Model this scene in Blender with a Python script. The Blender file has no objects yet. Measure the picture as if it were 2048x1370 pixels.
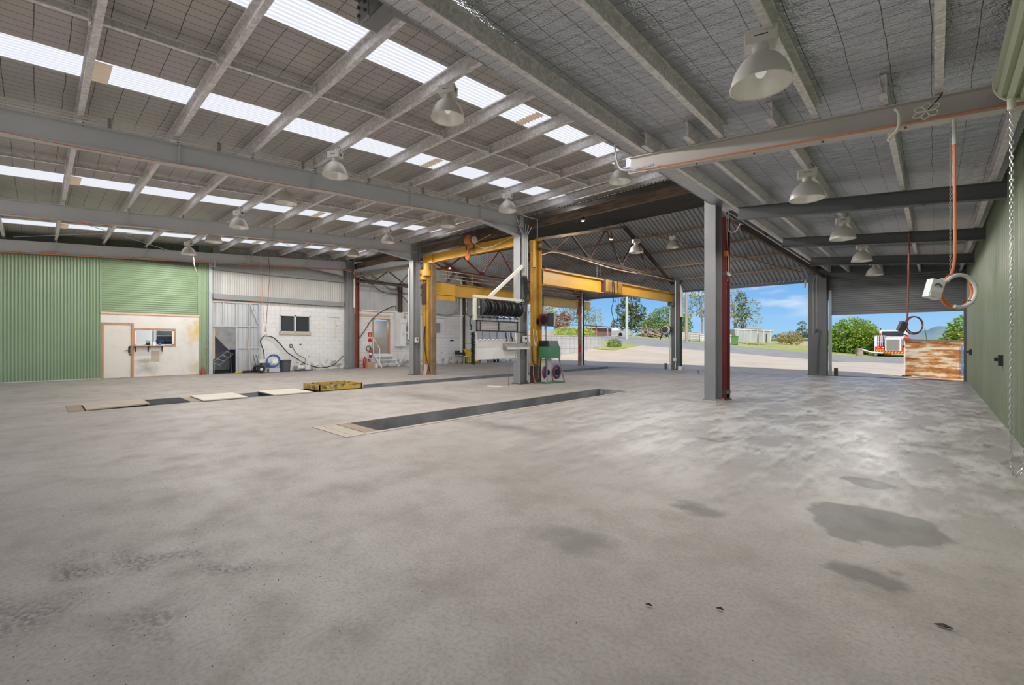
import bpy, math, random
from mathutils import Vector, Matrix
random.seed(7)
scene = bpy.context.scene
COL = scene.collection
ORG = {}                      # world origin of every object built here

# ------------------------------------------------------------------ materials
def new_mat(name):
    m = bpy.data.materials.new(name); m.use_nodes = True
    nt = m.node_tree; b = nt.nodes['Principled BSDF']
    return m, nt, b
def nd(nt, typ, **kw):
    n = nt.nodes.new(typ)
    for k, v in kw.items():
        if k in n.inputs: n.inputs[k].default_value = v
        else: setattr(n, k, v)
    return n
def rgba(c): return (c[0], c[1], c[2], 1)
def srgb(r, g, b):
    f = lambda v: (v/255/12.92) if v/255 <= .04045 else ((v/255+.055)/1.055)**2.4
    return (f(r), f(g), f(b))
def coords(nt, scale=(1,1,1), out='Object'):
    tc = nd(nt, 'ShaderNodeTexCoord'); mp = nd(nt, 'ShaderNodeMapping'); mp.inputs['Scale'].default_value = scale
    nt.links.new(tc.outputs[out], mp.inputs['Vector']); return mp.outputs['Vector']
def noise(nt, vec, scale, detail=4, rough=.55):
    n = nd(nt, 'ShaderNodeTexNoise'); n.inputs['Scale'].default_value = scale; n.inputs['Detail'].default_value = detail
    n.inputs['Roughness'].default_value = rough; nt.links.new(vec, n.inputs['Vector']); return n.outputs['Fac']
def ramp(nt, fac, stops):
    r = nd(nt, 'ShaderNodeValToRGB'); e = r.color_ramp.elements
    while len(e) < len(stops): e.new(.5)
    for i, (p, c) in enumerate(stops):
        e[i].position = p; e[i].color = rgba(c) if not isinstance(c, (int, float)) else (c, c, c, 1)
    nt.links.new(fac, r.inputs['Fac']); return r.outputs['Color']
def mixc(nt, fac, a, b, mode='MIX'):
    m = nd(nt, 'ShaderNodeMix', data_type='RGBA', blend_type=mode)
    for sock, v in ((m.inputs[0], fac), (m.inputs[6], a), (m.inputs[7], b)):
        if isinstance(v, (int, float)): sock.default_value = v
        elif isinstance(v, tuple): sock.default_value = rgba(v)
        else: nt.links.new(v, sock)
    return m.outputs[2]
def mth(nt, op, a, b=None, clamp=False):
    m = nd(nt, 'ShaderNodeMath', operation=op, use_clamp=clamp)
    for i, v in enumerate((a, b)):
        if v is None: continue
        if isinstance(v, (int, float)): m.inputs[i].default_value = v
        else: nt.links.new(v, m.inputs[i])
    return m.outputs[0]
def bump(nt, b, h, strength=.3, dist=.01):
    n = nd(nt, 'ShaderNodeBump'); n.inputs['Strength'].default_value = strength; n.inputs['Distance'].default_value = dist
    nt.links.new(h, n.inputs['Height']); nt.links.new(n.outputs['Normal'], b.inputs['Normal'])
def mat(name, col, rough=.55, metal=0., col2=None, scale=3., stretch=(1,1,1), lo=.35, hi=.65, bmp=0., bscale=30., emit=0., emit_col=None, alpha=1., trans=0., coat=0.):
    m, nt, b = new_mat(name)
    b.inputs['Roughness'].default_value = rough; b.inputs['Metallic'].default_value = metal
    if col2 is not None:
        v = coords(nt, stretch); f = noise(nt, v, scale)
        nt.links.new(ramp(nt, f, [(lo, col), (hi, col2)]), b.inputs['Base Color'])
    else: b.inputs['Base Color'].default_value = rgba(col)
    if bmp:
        v2 = coords(nt, stretch); bump(nt, b, noise(nt, v2, bscale), bmp)
    if emit: b.inputs['Emission Strength'].default_value = emit; b.inputs['Emission Color'].default_value = rgba(emit_col or col)
    if trans: b.inputs['Transmission Weight'].default_value = trans
    if alpha < 1: b.inputs['Alpha'].default_value = alpha
    return m

# ------------------------------------------------------------------ mesh builder
class MB:
    def __init__(s): s.v = []; s.f = []
    def add(s, vs, fs):
        o = len(s.v); s.v += [tuple(p) for p in vs]; s.f += [tuple(i+o for i in f) for f in fs]; return s
    def box(s, x0, x1, y0, y1, z0, z1):
        return s.add([(x0,y0,z0),(x1,y0,z0),(x1,y1,z0),(x0,y1,z0),(x0,y0,z1),(x1,y0,z1),(x1,y1,z1),(x0,y1,z1)],
                     [(3,2,1,0),(4,5,6,7),(0,1,5,4),(1,2,6,5),(2,3,7,6),(3,0,4,7)])
    def frame(s, p0, p1, up=(0,0,1)):
        p0 = Vector(p0); p1 = Vector(p1); d = (p1-p0).normalized(); u = Vector(up)
        if abs(d.dot(u)) > .98: u = Vector((0,1,0))
        r = d.cross(u).normalized(); u = r.cross(d).normalized(); return p0, p1, d, r, u
    def extr(s, poly, p0, p1, up=(0,0,1), cap=True):
        """poly of (right, up) offsets swept from p0 to p1"""
        p0, p1, d, r, u = s.frame(p0, p1, up); n = len(poly)
        vs = [p0+r*a+u*b for a, b in poly] + [p1+r*a+u*b for a, b in poly]
        fs = [(i, (i+1) % n, (i+1) % n+n, i+n) for i in range(n)]
        if cap: fs += [tuple(range(n-1, -1, -1)), tuple(range(n, 2*n))]
        return s.add(vs, fs)
    def bar(s, p0, p1, w, h, up=(0,0,1)):
        return s.extr([(-w/2,-h/2),(w/2,-h/2),(w/2,h/2),(-w/2,h/2)], p0, p1, up)
    def ibeam(s, p0, p1, w, d, tf=.014, tw=.01, up=(0,0,1)):
        """I section, d measured along up, centred"""
        a, b, t = w/2, d/2, tw/2
        return s.extr([(-a,-b),(a,-b),(a,-b+tf),(t,-b+tf),(t,b-tf),(a,b-tf),(a,b),(-a,b),(-a,b-tf),(-t,b-tf),(-t,-b+tf),(-a,-b+tf)], p0, p1, up)
    def chan(s, p0, p1, w, d, t=.006, lip=.02, up=(0,0,1), flip=1):
        a, b = w/2*flip, d/2; q = t*flip
        pts = [(-a,-b),(a,-b),(a,-b+lip),(a-q,-b+lip),(a-q,-b+t),(-a+q,-b+t),(-a+q,b-t),(a-q,b-t),(a-q,b-lip),(a,b-lip),(a,b),(-a,b)]
        if flip < 0: pts = pts[::-1]
        return s.extr(pts, p0, p1, up)
    def tube(s, pts, r, n=8, closed=False, cap=True):
        pts = [Vector(p) for p in pts]; m = len(pts)
        if m < 2: return s
        rs = r if isinstance(r, (list, tuple)) else [r]*m
        def tan(i):
            a = pts[(i-1) % m] if (closed or i > 0) else pts[0]
            b = pts[(i+1) % m] if (closed or i < m-1) else pts[-1]
            t = b-a
            return t.normalized() if t.length > 1e-9 else Vector((0,0,1))
        t = tan(0); u = Vector((0,0,1)) if abs(t.z) < .9 else Vector((1,0,0))
        u = (u-t*u.dot(t)).normalized(); vs = []
        for i in range(m):
            t = tan(i); u = (u-t*u.dot(t))
            u = u.normalized() if u.length > 1e-6 else t.orthogonal().normalized()
            w = t.cross(u)
            for k in range(n):
                a = 2*math.pi*k/n; vs.append(pts[i]+(u*math.cos(a)+w*math.sin(a))*rs[i])
        fs = []
        for i in range(m if closed else m-1):
            j = (i+1) % m
            for k in range(n):
                l = (k+1) % n; fs.append((i*n+k, i*n+l, j*n+l, j*n+k))
        if cap and not closed: fs += [tuple(range(n-1,-1,-1)), tuple(range((m-1)*n, m*n))]
        return s.add(vs, fs)
    def lathe(s, prof, c=(0,0,0), n=24, axis='z', closed=False, caps=True):
        """prof: (radius, height) along the axis"""
        vs = []
        for r, h in prof:
            for k in range(n):
                a = 2*math.pi*k/n; p = (r*math.cos(a), r*math.sin(a), h)
                if axis == 'x': p = (p[2], p[0], p[1])
                elif axis == 'y': p = (p[1], p[2], p[0])
                vs.append((c[0]+p[0], c[1]+p[1], c[2]+p[2]))
        m = len(prof); fs = []
        for i in range(m if closed else m-1):
            j = (i+1) % m
            for k in range(n):
                l = (k+1) % n; fs.append((i*n+k, i*n+l, j*n+l, j*n+k))
        if not closed and caps:
            if prof[0][0] > 1e-4: fs.append(tuple(range(n-1,-1,-1)))
            if prof[-1][0] > 1e-4: fs.append(tuple(range((m-1)*n, m*n)))
        return s.add(vs, fs)
    def cyl(s, c, r, h, n=20, axis='z'): return s.lathe([(r,0),(r,h)], c, n, axis)
    def ball(s, c, rx, ry=None, rz=None, n=12, m=8):
        ry = ry or rx; rz = rz or rx
        vs = [(c[0], c[1], c[2]-rz)]
        for i in range(1, m):
            p = -math.pi/2+math.pi*i/m
            for k in range(n):
                a = 2*math.pi*k/n; vs.append((c[0]+rx*math.cos(p)*math.cos(a), c[1]+ry*math.cos(p)*math.sin(a), c[2]+rz*math.sin(p)))
        vs.append((c[0], c[1], c[2]+rz)); L = len(vs)-1; fs = []
        for k in range(n):
            l = (k+1) % n; fs.append((0, 1+l, 1+k)); fs.append((L, L-n+k, L-n+l))
        for i in range(m-2):
            for k in range(n):
                l = (k+1) % n; fs.append((1+i*n+k, 1+i*n+l, 1+(i+1)*n+l, 1+(i+1)*n+k))
        return s.add(vs, fs)
    def sheet(s, fn, us, vs_):
        """grid of fn(u, v)"""
        n = len(us); P = [fn(u, v) for v in vs_ for u in us]
        return s.add(P, [(j*n+i, j*n+i+1, (j+1)*n+i+1, (j+1)*n+i) for j in range(len(vs_)-1) for i in range(n-1)])
    def corr(s, origin, along, up, length, zlo, zhi, normal, pitch=.076, depth=.018, trap=False, per=6, flip=False):
        """corrugated sheet: runs `length` along, rib lines in direction up from zlo to zhi; zlo / zhi numbers or functions of distance"""
        o, a, u, nrm = Vector(origin), Vector(along), Vector(up), Vector(normal)
        fl = zlo if callable(zlo) else (lambda t: zlo); fh = zhi if callable(zhi) else (lambda t: zhi)
        st = []
        if trap:
            k = 0.
            while k < length:
                for d, h in ((0,0),(.62,0),(.70,1),(.92,1)):
                    if k+d*pitch <= length: st.append((k+d*pitch, h*depth))
                k += pitch
            st.append((length, 0))
        else:
            n = max(2, int(length/pitch*per))
            st = [(length*i/n, depth/2*(1+math.cos(2*math.pi*length*i/n/pitch))) for i in range(n+1)]
        P = [o+a*t+nrm*h+u*fl(t) for t, h in st]+[o+a*t+nrm*h+u*fh(t) for t, h in st]; n = len(st)
        F = [(i, i+1, n+i+1, n+i) for i in range(n-1)]
        if flip: F = [f[::-1] for f in F]
        return s.add(P, F)
    def build(s, name, m, parent=None, smooth=False, origin=None):
        me = bpy.data.meshes.new(name)
        if parent is not None: o = ORG[parent.name]
        elif origin is not None: o = Vector(origin)
        else:
            xs, ys, zs = zip(*s.v); o = Vector(((min(xs)+max(xs))/2, (min(ys)+max(ys))/2, min(zs)))
        me.from_pydata([(x-o.x, y-o.y, z-o.z) for x, y, z in s.v], [], s.f)
        for mm in (m if isinstance(m, (list, tuple)) else [m]): me.materials.append(mm)
        if smooth:
            me.shade_smooth()
            try: me.set_sharp_from_angle(angle=math.radians(40))
            except Exception: pass
        me.validate(); me.update()
        ob = bpy.data.objects.new(name, me); COL.objects.link(ob)
        ORG[ob.name] = o.copy()
        if parent is not None: ob.parent = parent
        else: ob.location = o
        return ob
def tag(o, label, cat, group=None, kind=None):
    if label: o['label'] = label
    if cat: o['category'] = cat
    if group: o['group'] = group
    if kind: o['kind'] = kind
    return o
def thing(name, label, cat, loc=(0,0,0), group=None):
    o = bpy.data.objects.new(name, None); COL.objects.link(o); o.location = loc; o.empty_display_size = .1
    ORG[o.name] = Vector(loc); return tag(o, label, cat, group)
def struct(o): o['kind'] = 'structure'; return o
def copy_tree(o, loc=None, label=None, parent=None, rotz=None):
    c = o.copy(); COL.objects.link(c)
    if parent is not None: c.parent = parent
    if loc is not None: c.location = loc
    if rotz is not None: c.rotation_euler = (0,0,rotz)
    if label: c['label'] = label
    for ch in o.children: copy_tree(ch, parent=c)
    ORG[c.name] = Vector(c.location); return c
def spline(pts, n=8):
    """Catmull-Rom through pts"""
    P = [Vector(p) for p in pts]; P = [P[0]*2-P[1]]+P+[P[-1]*2-P[-2]]; out = []
    for i in range(1, len(P)-2):
        a, b, c, d = P[i-1], P[i], P[i+1], P[i+2]
        for k in range(n):
            t = k/n; out.append(.5*((2*b)+(c-a)*t+(2*a-5*b+4*c-d)*t*t+(3*b-a-3*c+d)*t**3))
    out.append(P[-2]); return out
def frange(a, b, n): return [a+(b-a)*i/n for i in range(n+1)]
# ------------------------------------------------------------------ materials of the place
M = {}
M['steel'] = mat('grey_painted_steel', (.225,.233,.237), .5, 0, (.26,.266,.27), 1.2)
M['steel_rafter_lit'] = mat('grey_rafter_steel_lit', (.50,.515,.525), .5, 0, (.54,.552,.56), 1.2)  # column grey lightened to stand in for light the rafters miss
M['steel_dark'] = mat('charcoal_painted_steel', (.085,.089,.094), .5, 0, (.105,.109,.113), 1.5)
M['steel_warm'] = mat('warm_grey_painted_steel', (.50,.46,.425), .5, 0, (.54,.50,.465), 1.2)
M['haul'] = mat('pale_grey_painted_steel', (.40,.44,.47), .5, 0, (.46,.49,.51), 2)
def galv():
    m, nt, b = new_mat('galvanised_steel'); v = coords(nt)
    vo = nd(nt, 'ShaderNodeTexVoronoi'); vo.inputs['Scale'].default_value = 26; nt.links.new(v, vo.inputs['Vector'])
    sp = nd(nt, 'ShaderNodeSeparateColor'); nt.links.new(vo.outputs['Color'], sp.inputs[0])
    nt.links.new(ramp(nt, sp.outputs[0], [(0, (.61,.59,.59)), (1, (.87,.845,.845))]), b.inputs['Base Color'])
    b.inputs['Metallic'].default_value = .1; b.inputs['Roughness'].default_value = .48
    return m
M['galv'] = galv()
def foil(name, along, base, rough, metal, ww=.008):
    """silver insulation foil over safety mesh; dense wires 0.15 m apart across `along`, sparse ones 0.3 m the other way"""
    m, nt, b = new_mat(name); v = coords(nt)
    nz = nd(nt, 'ShaderNodeTexNoise'); nz.inputs['Scale'].default_value = 1.4; nt.links.new(v, nz.inputs['Vector'])
    ad = nd(nt, 'ShaderNodeVectorMath', operation='SCALE'); ad.inputs[3].default_value = .05; nt.links.new(nz.outputs['Color'], ad.inputs[0])
    a2 = nd(nt, 'ShaderNodeVectorMath', operation='ADD'); nt.links.new(v, a2.inputs[0]); nt.links.new(ad.outputs[0], a2.inputs[1])
    se = nd(nt, 'ShaderNodeSeparateXYZ'); nt.links.new(a2.outputs[0], se.inputs[0])
    def wires(sock, pitch, w):
        f = mth(nt, 'FRACT', mth(nt, 'DIVIDE', sock, pitch)); return mth(nt, 'LESS_THAN', f, w/pitch)
    dense, sparse = (se.outputs[0], se.outputs[1]) if along == 'x' else (se.outputs[1], se.outputs[0])
    wr = mth(nt, 'MAXIMUM', wires(dense, .15, ww), wires(sparse, .30, ww))
    big = noise(nt, v, .9, 3)
    c0 = ramp(nt, big, [(.3, tuple(k*.86 for k in base)), (.7, base)])
    nt.links.new(mixc(nt, wr, c0, (.06,.058,.055)), b.inputs['Base Color'])
    b.inputs['Metallic'].default_value = metal; b.inputs['Roughness'].default_value = rough
    q = coords(nt)
    br = nd(nt, 'ShaderNodeTexVoronoi'); br.inputs['Scale'].default_value = 60; nt.links.new(q, br.inputs['Vector'])
    h = mth(nt, 'ADD', mth(nt, 'MULTIPLY', br.outputs['Distance'], .5), mth(nt, 'MULTIPLY', noise(nt, q, 5, 3), 4))
    bump(nt, b, h, .35 if along == 'x' else .7, .012)
    return m
M['foil_main'] = foil('grey_roof_foil', 'x', (.50,.48,.455), .5, .3)
M['foil_lean'] = foil('silver_roof_foil', 'y', (.58,.61,.66), .30, .75, .0055)
def translucent(name, col, k):
    m, nt, b = new_mat(name); b.inputs['Base Color'].default_value = rgba(col); b.inputs['Roughness'].default_value = .5
    tr = nd(nt, 'ShaderNodeBsdfTranslucent'); tr.inputs['Color'].default_value = rgba(col); mx = nd(nt, 'ShaderNodeMixShader'); mx.inputs[0].default_value = k
    out = [n for n in nt.nodes if n.type == 'OUTPUT_MATERIAL'][0]
    nt.links.new(b.outputs[0], mx.inputs[1]); nt.links.new(tr.outputs[0], mx.inputs[2]); nt.links.new(mx.outputs[0], out.inputs[0]); return m
M['skylight'] = translucent('translucent_skylight_sheet', (.95,.915,.855), .72)
M['lap'] = translucent('aged_skylight_lap', (.72,.58,.42), .5)
M['green_sheet'] = mat('green_colour_sheet', (.205,.29,.17), .42, 0, (.23,.315,.19), .8)
M['green_pale'] = mat('pale_green_sheet', (.195,.228,.145), .42, 0, (.215,.25,.165), .8)
M['green_dark'] = mat('dark_green_sheet', (.10,.135,.09), .5, 0, (.12,.15,.105), .8)
M['green_drum'] = mat('light_green_curtain', (.42,.47,.33), .4, 0, (.46,.50,.37), 1)
M['sheet_grey'] = mat('pale_grey_cladding', (.44,.43,.41), .5, 0, (.50,.49,.465), .7)
M['sheet_zinc'] = mat('zinc_cladding', (.42,.44,.45), .45, .3, (.50,.51,.51), .9)
M['sheet_old'] = mat('weathered_zinc_cladding', (.36,.365,.37), .55, .2, (.47,.475,.48), .6)
M['roof_old'] = mat('weathered_roof_sheet', (.27,.285,.30), .55, .15, (.37,.385,.40), .5)
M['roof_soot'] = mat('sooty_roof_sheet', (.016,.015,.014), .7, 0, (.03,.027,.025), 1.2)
M['rust_dark'] = mat('rusty_dark_steel', (.055,.037,.03), .75, 0, (.10,.062,.045), 2.5)
M['rust_tan'] = mat('tan_rusted_steel', (.19,.125,.075), .7, 0, (.28,.19,.115), 3)
M['old_timber'] = mat('dark_weathered_timber', (.10,.068,.05), .8, 0, (.20,.14,.10), 2, (1,6,6))
M['red_steel'] = mat('red_oxide_steel', (.20,.055,.04), .55, 0, (.27,.08,.06), 1.5)
M['maroon'] = mat('maroon_steel', (.16,.025,.03), .5, 0, (.21,.04,.045), 2)
M['crane'] = mat('crane_yellow', (.62,.33,.03), .45, 0, (.70,.39,.045), 1.2)
M['crane_pale'] = mat('sun_faded_crane_yellow', (.66,.46,.16), .5, 0, (.72,.52,.22), 1)
M['crane_worn'] = mat('worn_crane_yellow', (.52,.28,.035), .55, 0, (.20,.10,.035), 3.5, (1,1,.35), .48, .72)
M['orange'] = mat('hoist_orange', (.72,.22,.03), .45, 0, (.50,.14,.03), 6)
def blockwall():
    m, nt, b = new_mat('white_painted_block'); tc = nd(nt, 'ShaderNodeTexCoord')
    se = nd(nt, 'ShaderNodeSeparateXYZ'); nt.links.new(tc.outputs['Object'], se.inputs[0])
    cb = nd(nt, 'ShaderNodeCombineXYZ'); nt.links.new(se.outputs[1], cb.inputs[0]); nt.links.new(se.outputs[2], cb.inputs[1])
    br = nd(nt, 'ShaderNodeTexBrick'); br.inputs['Scale'].default_value = 1; br.inputs['Brick Width'].default_value = .4; br.inputs['Row Height'].default_value = .2
    br.inputs['Mortar Size'].default_value = .006; br.inputs['Color1'].default_value = (.74,.735,.725,1); br.inputs['Color2'].default_value = (.69,.685,.675,1)
    br.inputs['Mortar'].default_value = (.55,.545,.535,1); nt.links.new(cb.outputs[0], br.inputs['Vector'])
    v = coords(nt); n1 = noise(nt, v, 3, 6, .7)
    low = mth(nt, 'MULTIPLY', mth(nt, 'SUBTRACT', .75, se.outputs[2]), .22, True)
    mask = ramp(nt, mth(nt, 'ADD', n1, low), [(.63, 0), (.70, 1)])
    c = mixc(nt, mask, br.outputs['Color'], (.33,.32,.30))
    nt.links.new(c, b.inputs['Base Color']); b.inputs['Roughness'].default_value = .7
    bump(nt, b, br.outputs['Fac'], -.3, .01)
    return m
M['block'] = blockwall()
M['block_raw'] = mat('bare_grey_block', (.33,.32,.31), .85, 0, (.45,.44,.43), 3)
def panelmat():
    m, nt, b = new_mat('white_board_dirty'); v = coords(nt, (1,1,1)); f = noise(nt, v, 2.2, 6, .65)
    c = ramp(nt, f, [(.28, (.58,.54,.46)), (.42, (.65,.62,.56)), (.6, (.68,.66,.62))])
    se = nd(nt, 'ShaderNodeSeparateXYZ'); nt.links.new(v, se.inputs[0])
    def spot_(y, z, ry, rz):
        a = mth(nt, 'DIVIDE', mth(nt, 'SUBTRACT', se.outputs[1], y), ry); d = mth(nt, 'DIVIDE', mth(nt, 'SUBTRACT', se.outputs[2], z), rz)
        r = mth(nt, 'ADD', mth(nt, 'SQRT', mth(nt, 'ADD', mth(nt, 'MULTIPLY', a, a), mth(nt, 'MULTIPLY', d, d))), mth(nt, 'MULTIPLY', mth(nt, 'SUBTRACT', f, .5), 2.2))
        return mth(nt, 'SUBTRACT', 1., r, True)
    c = mixc(nt, spot_(1.45, 1.75, .35, .55), c, (.62,.42,.10)); c = mixc(nt, mth(nt, 'MULTIPLY', spot_(-.2, .3, .5, .3), .8), c, (.36,.33,.27)); c = mixc(nt, mth(nt, 'MULTIPLY', spot_(-.3, .62, .4, .1), .8), c, (.36,.32,.24)); c = mixc(nt, mth(nt, 'MULTIPLY', spot_(1.4, .3, .3, .6), .7), c, (.52,.44,.28))
    nt.links.new(c, b.inputs['Base Color']); b.inputs['Roughness'].default_value = .55
    return m
M['board'] = panelmat()
M['door_white'] = mat('off_white_door', (.66,.63,.565), .5, 0, (.60,.55,.47), 2.0, (1,1,1), .5, .75)
M['pine'] = mat('pine_timber', (.50,.28,.14), .6, 0, (.40,.20,.10), 4, (4,4,.4))
M['pine_pale'] = mat('pale_pine', (.68,.50,.36), .6, 0, (.60,.42,.28), 4)
M['white'] = mat('white_paint', (.76,.76,.75), .45)
M['white_dull'] = mat('aged_white_paint', (.63,.62,.59), .5, 0, (.70,.69,.67), 3)
M['cream'] = mat('cream_paint', (.70,.66,.55), .5)
M['conduit'] = mat('white_conduit', (.62,.62,.60), .4)
M['copper'] = mat('orange_conduit', (.58,.22,.11), .5)
M['black'] = mat('black_rubber', (.012,.012,.013), .45)
M['black_plastic'] = mat('black_plastic', (.022,.022,.024), .35)
M['grey_plastic'] = mat('slate_plastic', (.075,.08,.095), .5)
M['charcoal_curtain'] = mat('charcoal_curtain', (.125,.131,.136), .42, 0, (.14,.146,.15), .7)
M['dark_void'] = mat('dark_room_shade', (.02,.021,.024), .8)  # near-black stands in for the gloom of the unlit store room
M['blue'] = mat('blue_hose', (.06,.17,.42), .4)
M['red'] = mat('red_paint', (.50,.02,.02), .35)
M['red_cord'] = mat('red_brown_cord', (.26,.06,.04), .5)
M['yellow_plastic'] = mat('yellow_plastic', (.66,.46,.02), .4, 0, (.72,.54,.04), 2)
M['yellow_chip'] = mat('chipped_yellow_paint', (.58,.40,.06), .6, 0, (.10,.085,.06), 9, (1,1,1), .5, .62)
M['cardboard'] = mat('cardboard', (.48,.30,.16), .8)
M['green_box'] = mat('green_enamel', (.055,.20,.10), .4, 0, (.07,.24,.125), 3)
M['purple'] = mat('purple_hose', (.13,.04,.10), .45)
M['alu'] = mat('spun_aluminium', (.93,.91,.88), .38, .55)
M['alu_out'] = mat('dull_aluminium', (.74,.70,.66), .45, .3)
M['ballast'] = mat('cream_ballast_paint', (.70,.68,.63), .45)
M['bulb'] = mat('frosted_bulb', (.9,.9,.88), .25, emit=.25, emit_col=(1,.98,.94))  # slight glow added; the high bay lamps are off
M['chrome'] = mat('zinc_chain', (.62,.62,.61), .3, .9)
M['plate'] = mat('grey_checker_plate', (.26,.255,.24), .4, .4, (.34,.33,.31), 6)
M['pit'] = mat('oily_pit_wall', (.20,.207,.22), .4, 0, (.34,.35,.37), 1.6)
M['pit_floor'] = mat('pit_floor', (.03,.03,.03), .6)
M['rim'] = mat('pale_pit_edging', (.40,.33,.26), .6, 0, (.46,.40,.33), 2)
M['ply'] = mat('worn_plywood', (.42,.36,.28), .7, 0, (.48,.42,.34), 3)
M['ply_white'] = mat('whitewashed_board', (.60,.55,.46), .65, 0, (.66,.61,.53), 2)
M['ply_tan'] = mat('tan_board', (.33,.24,.17), .7, 0, (.29,.21,.15), 3)
M['glass_dark'] = mat('dark_window_glass', (.035,.045,.05), .25)
M['office_white'] = mat('office_whiteboard', (.82,.84,.86), .4)
M['lit_pane'] = mat('daylit_window_pane', (.82,.84,.86), .4, emit=.7, emit_col=(.95,.97,1))
M['office_grey'] = mat('office_shelves', (.35,.37,.40), .6, 0, (.75,.75,.75), 9)
M['orange_cable'] = mat('orange_cable', (.72,.22,.09), .45)
M['leafpot'] = mat('pot_plant_leaf', (.16,.30,.05), .5)
def floor_mat():
    m, nt, b = new_mat('worn_concrete_floor'); tc = nd(nt, 'ShaderNodeTexCoord'); V = tc.outputs['Object']
    big = noise(nt, V, .35, 5, .6); med = noise(nt, V, 2.2, 8, .68); fine = noise(nt, V, 45, 4, .7)
    c = ramp(nt, big, [(.32, (.335,.302,.276)), (.52, (.41,.373,.345)), (.7, (.465,.427,.398))])
    c = mixc(nt, ramp(nt, med, [(.46, 0), (.68, .6)]), c, (.27,.235,.205))
    c = mixc(nt, ramp(nt, fine, [(.36, .4), (.55, 0)]), c, (.20,.175,.155))
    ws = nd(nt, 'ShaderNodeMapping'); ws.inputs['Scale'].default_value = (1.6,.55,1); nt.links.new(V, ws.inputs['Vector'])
    scuff_gleam = noise(nt, ws.outputs[0], 1.5, 7, .66)
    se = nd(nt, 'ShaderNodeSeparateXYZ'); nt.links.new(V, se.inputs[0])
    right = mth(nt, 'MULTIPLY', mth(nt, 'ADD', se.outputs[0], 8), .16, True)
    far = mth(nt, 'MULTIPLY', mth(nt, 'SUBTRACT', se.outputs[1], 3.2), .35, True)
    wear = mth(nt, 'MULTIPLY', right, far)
    pale = mth(nt, 'MULTIPLY', ramp(nt, scuff_gleam, [(.45, 0), (.58, .95)]), wear)  # pale patches: worn scuffs plus painted reflections of the outside openings
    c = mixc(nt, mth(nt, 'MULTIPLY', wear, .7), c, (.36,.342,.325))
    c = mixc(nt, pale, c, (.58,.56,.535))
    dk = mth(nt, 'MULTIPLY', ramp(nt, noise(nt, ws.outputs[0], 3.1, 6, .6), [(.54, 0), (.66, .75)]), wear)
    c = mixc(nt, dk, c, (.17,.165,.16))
    wob = nd(nt, 'ShaderNodeTexNoise'); wob.inputs['Scale'].default_value = 3.2; wob.inputs['Detail'].default_value = 5; nt.links.new(V, wob.inputs['Vector'])
    sc = nd(nt, 'ShaderNodeVectorMath', operation='SCALE'); sc.inputs[3].default_value = .55; nt.links.new(wob.outputs['Color'], sc.inputs[0])
    wv = nd(nt, 'ShaderNodeVectorMath', operation='ADD'); nt.links.new(V, wv.inputs[0]); nt.links.new(sc.outputs[0], wv.inputs[1])
    def blob(x, y, rx, ry, soft=.25, rot=0.):
        mp = nd(nt, 'ShaderNodeMapping'); mp.vector_type = 'TEXTURE'; mp.inputs['Location'].default_value = (x+.275, y+.275, .275)
        mp.inputs['Rotation'].default_value = (0,0,rot); mp.inputs['Scale'].default_value = (rx, ry, 1); nt.links.new(wv.outputs[0], mp.inputs['Vector'])
        s2 = nd(nt, 'ShaderNodeSeparateXYZ'); nt.links.new(mp.outputs[0], s2.inputs[0])
        r = mth(nt, 'SQRT', mth(nt, 'ADD', mth(nt, 'POWER', s2.outputs[0], 2.), mth(nt, 'POWER', s2.outputs[1], 2.)))
        return mth(nt, 'DIVIDE', mth(nt, 'SUBTRACT', 1., r), soft, True)
    wet = None
    for a in ((-.35,4.2,.46,.42,.14,-.2), (-.45,5.38,.2,.16,.3), (-.27,3.28,.2,.17,.35), (-1.33,3.58,.24,.2,.5), (-1.75,2.5,.35,.25,.8), (.05,7.8,.35,.45,.9), (-2.2,6.3,.3,.12,.8), (-9.0,6.5,2.2,.6,1.), (-5.,5.,1.6,.35,1.)):
        k = blob(*a); wet = k if wet is None else mth(nt, 'MAXIMUM', wet, k)
    c = mixc(nt, mth(nt, 'MULTIPLY', wet, .7), c, (.15,.14,.132))
    oil = None
    for a in ((-3.5,.52,.42,.16,.8,.6), (-3.03,.78,.3,.14,.9,.6), (-3.65,.20,.5,.14,.9,.6), (-3.2,-.1,.45,.3,1.,.6), (-2.7,.35,.3,.2,1.)):
        k = blob(*a); oil = k if oil is None else mth(nt, 'MAXIMUM', oil, k)
    gr = ramp(nt, noise(nt, V, 38, 3, .6), [(.42, .2), (.6, 1.)])
    c = mixc(nt, mth(nt, 'MULTIPLY', mth(nt, 'MULTIPLY', oil, gr), .8), c, (.085,.075,.075))
    lime = blob(-9.7, 9.5, .35, .2, .25); c = mixc(nt, mth(nt, 'MULTIPLY', lime, .8), c, (.66,.65,.63))
    # expansion joint line left of the long pit
    jn = mth(nt, 'LESS_THAN', mth(nt, 'ABSOLUTE', mth(nt, 'ADD', se.outputs[0], 15.65)), .012)
    c = mixc(nt, jn, c, (.12,.11,.10))
    nt.links.new(c, b.inputs['Base Color'])
    r0 = ramp(nt, med, [(.35, .55), (.7, .72)])
    r1 = mth(nt, 'SUBTRACT', r0, mth(nt, 'MULTIPLY', wear, .20)); r2 = mth(nt, 'ADD', r1, mth(nt, 'MULTIPLY', wet, .04))
    nt.links.new(r2, b.inputs['Roughness']); b.inputs['Specular IOR Level'].default_value = .38
    bump(nt, b, med, .05, .01)
    return m
M['floor'] = floor_mat()
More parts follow.
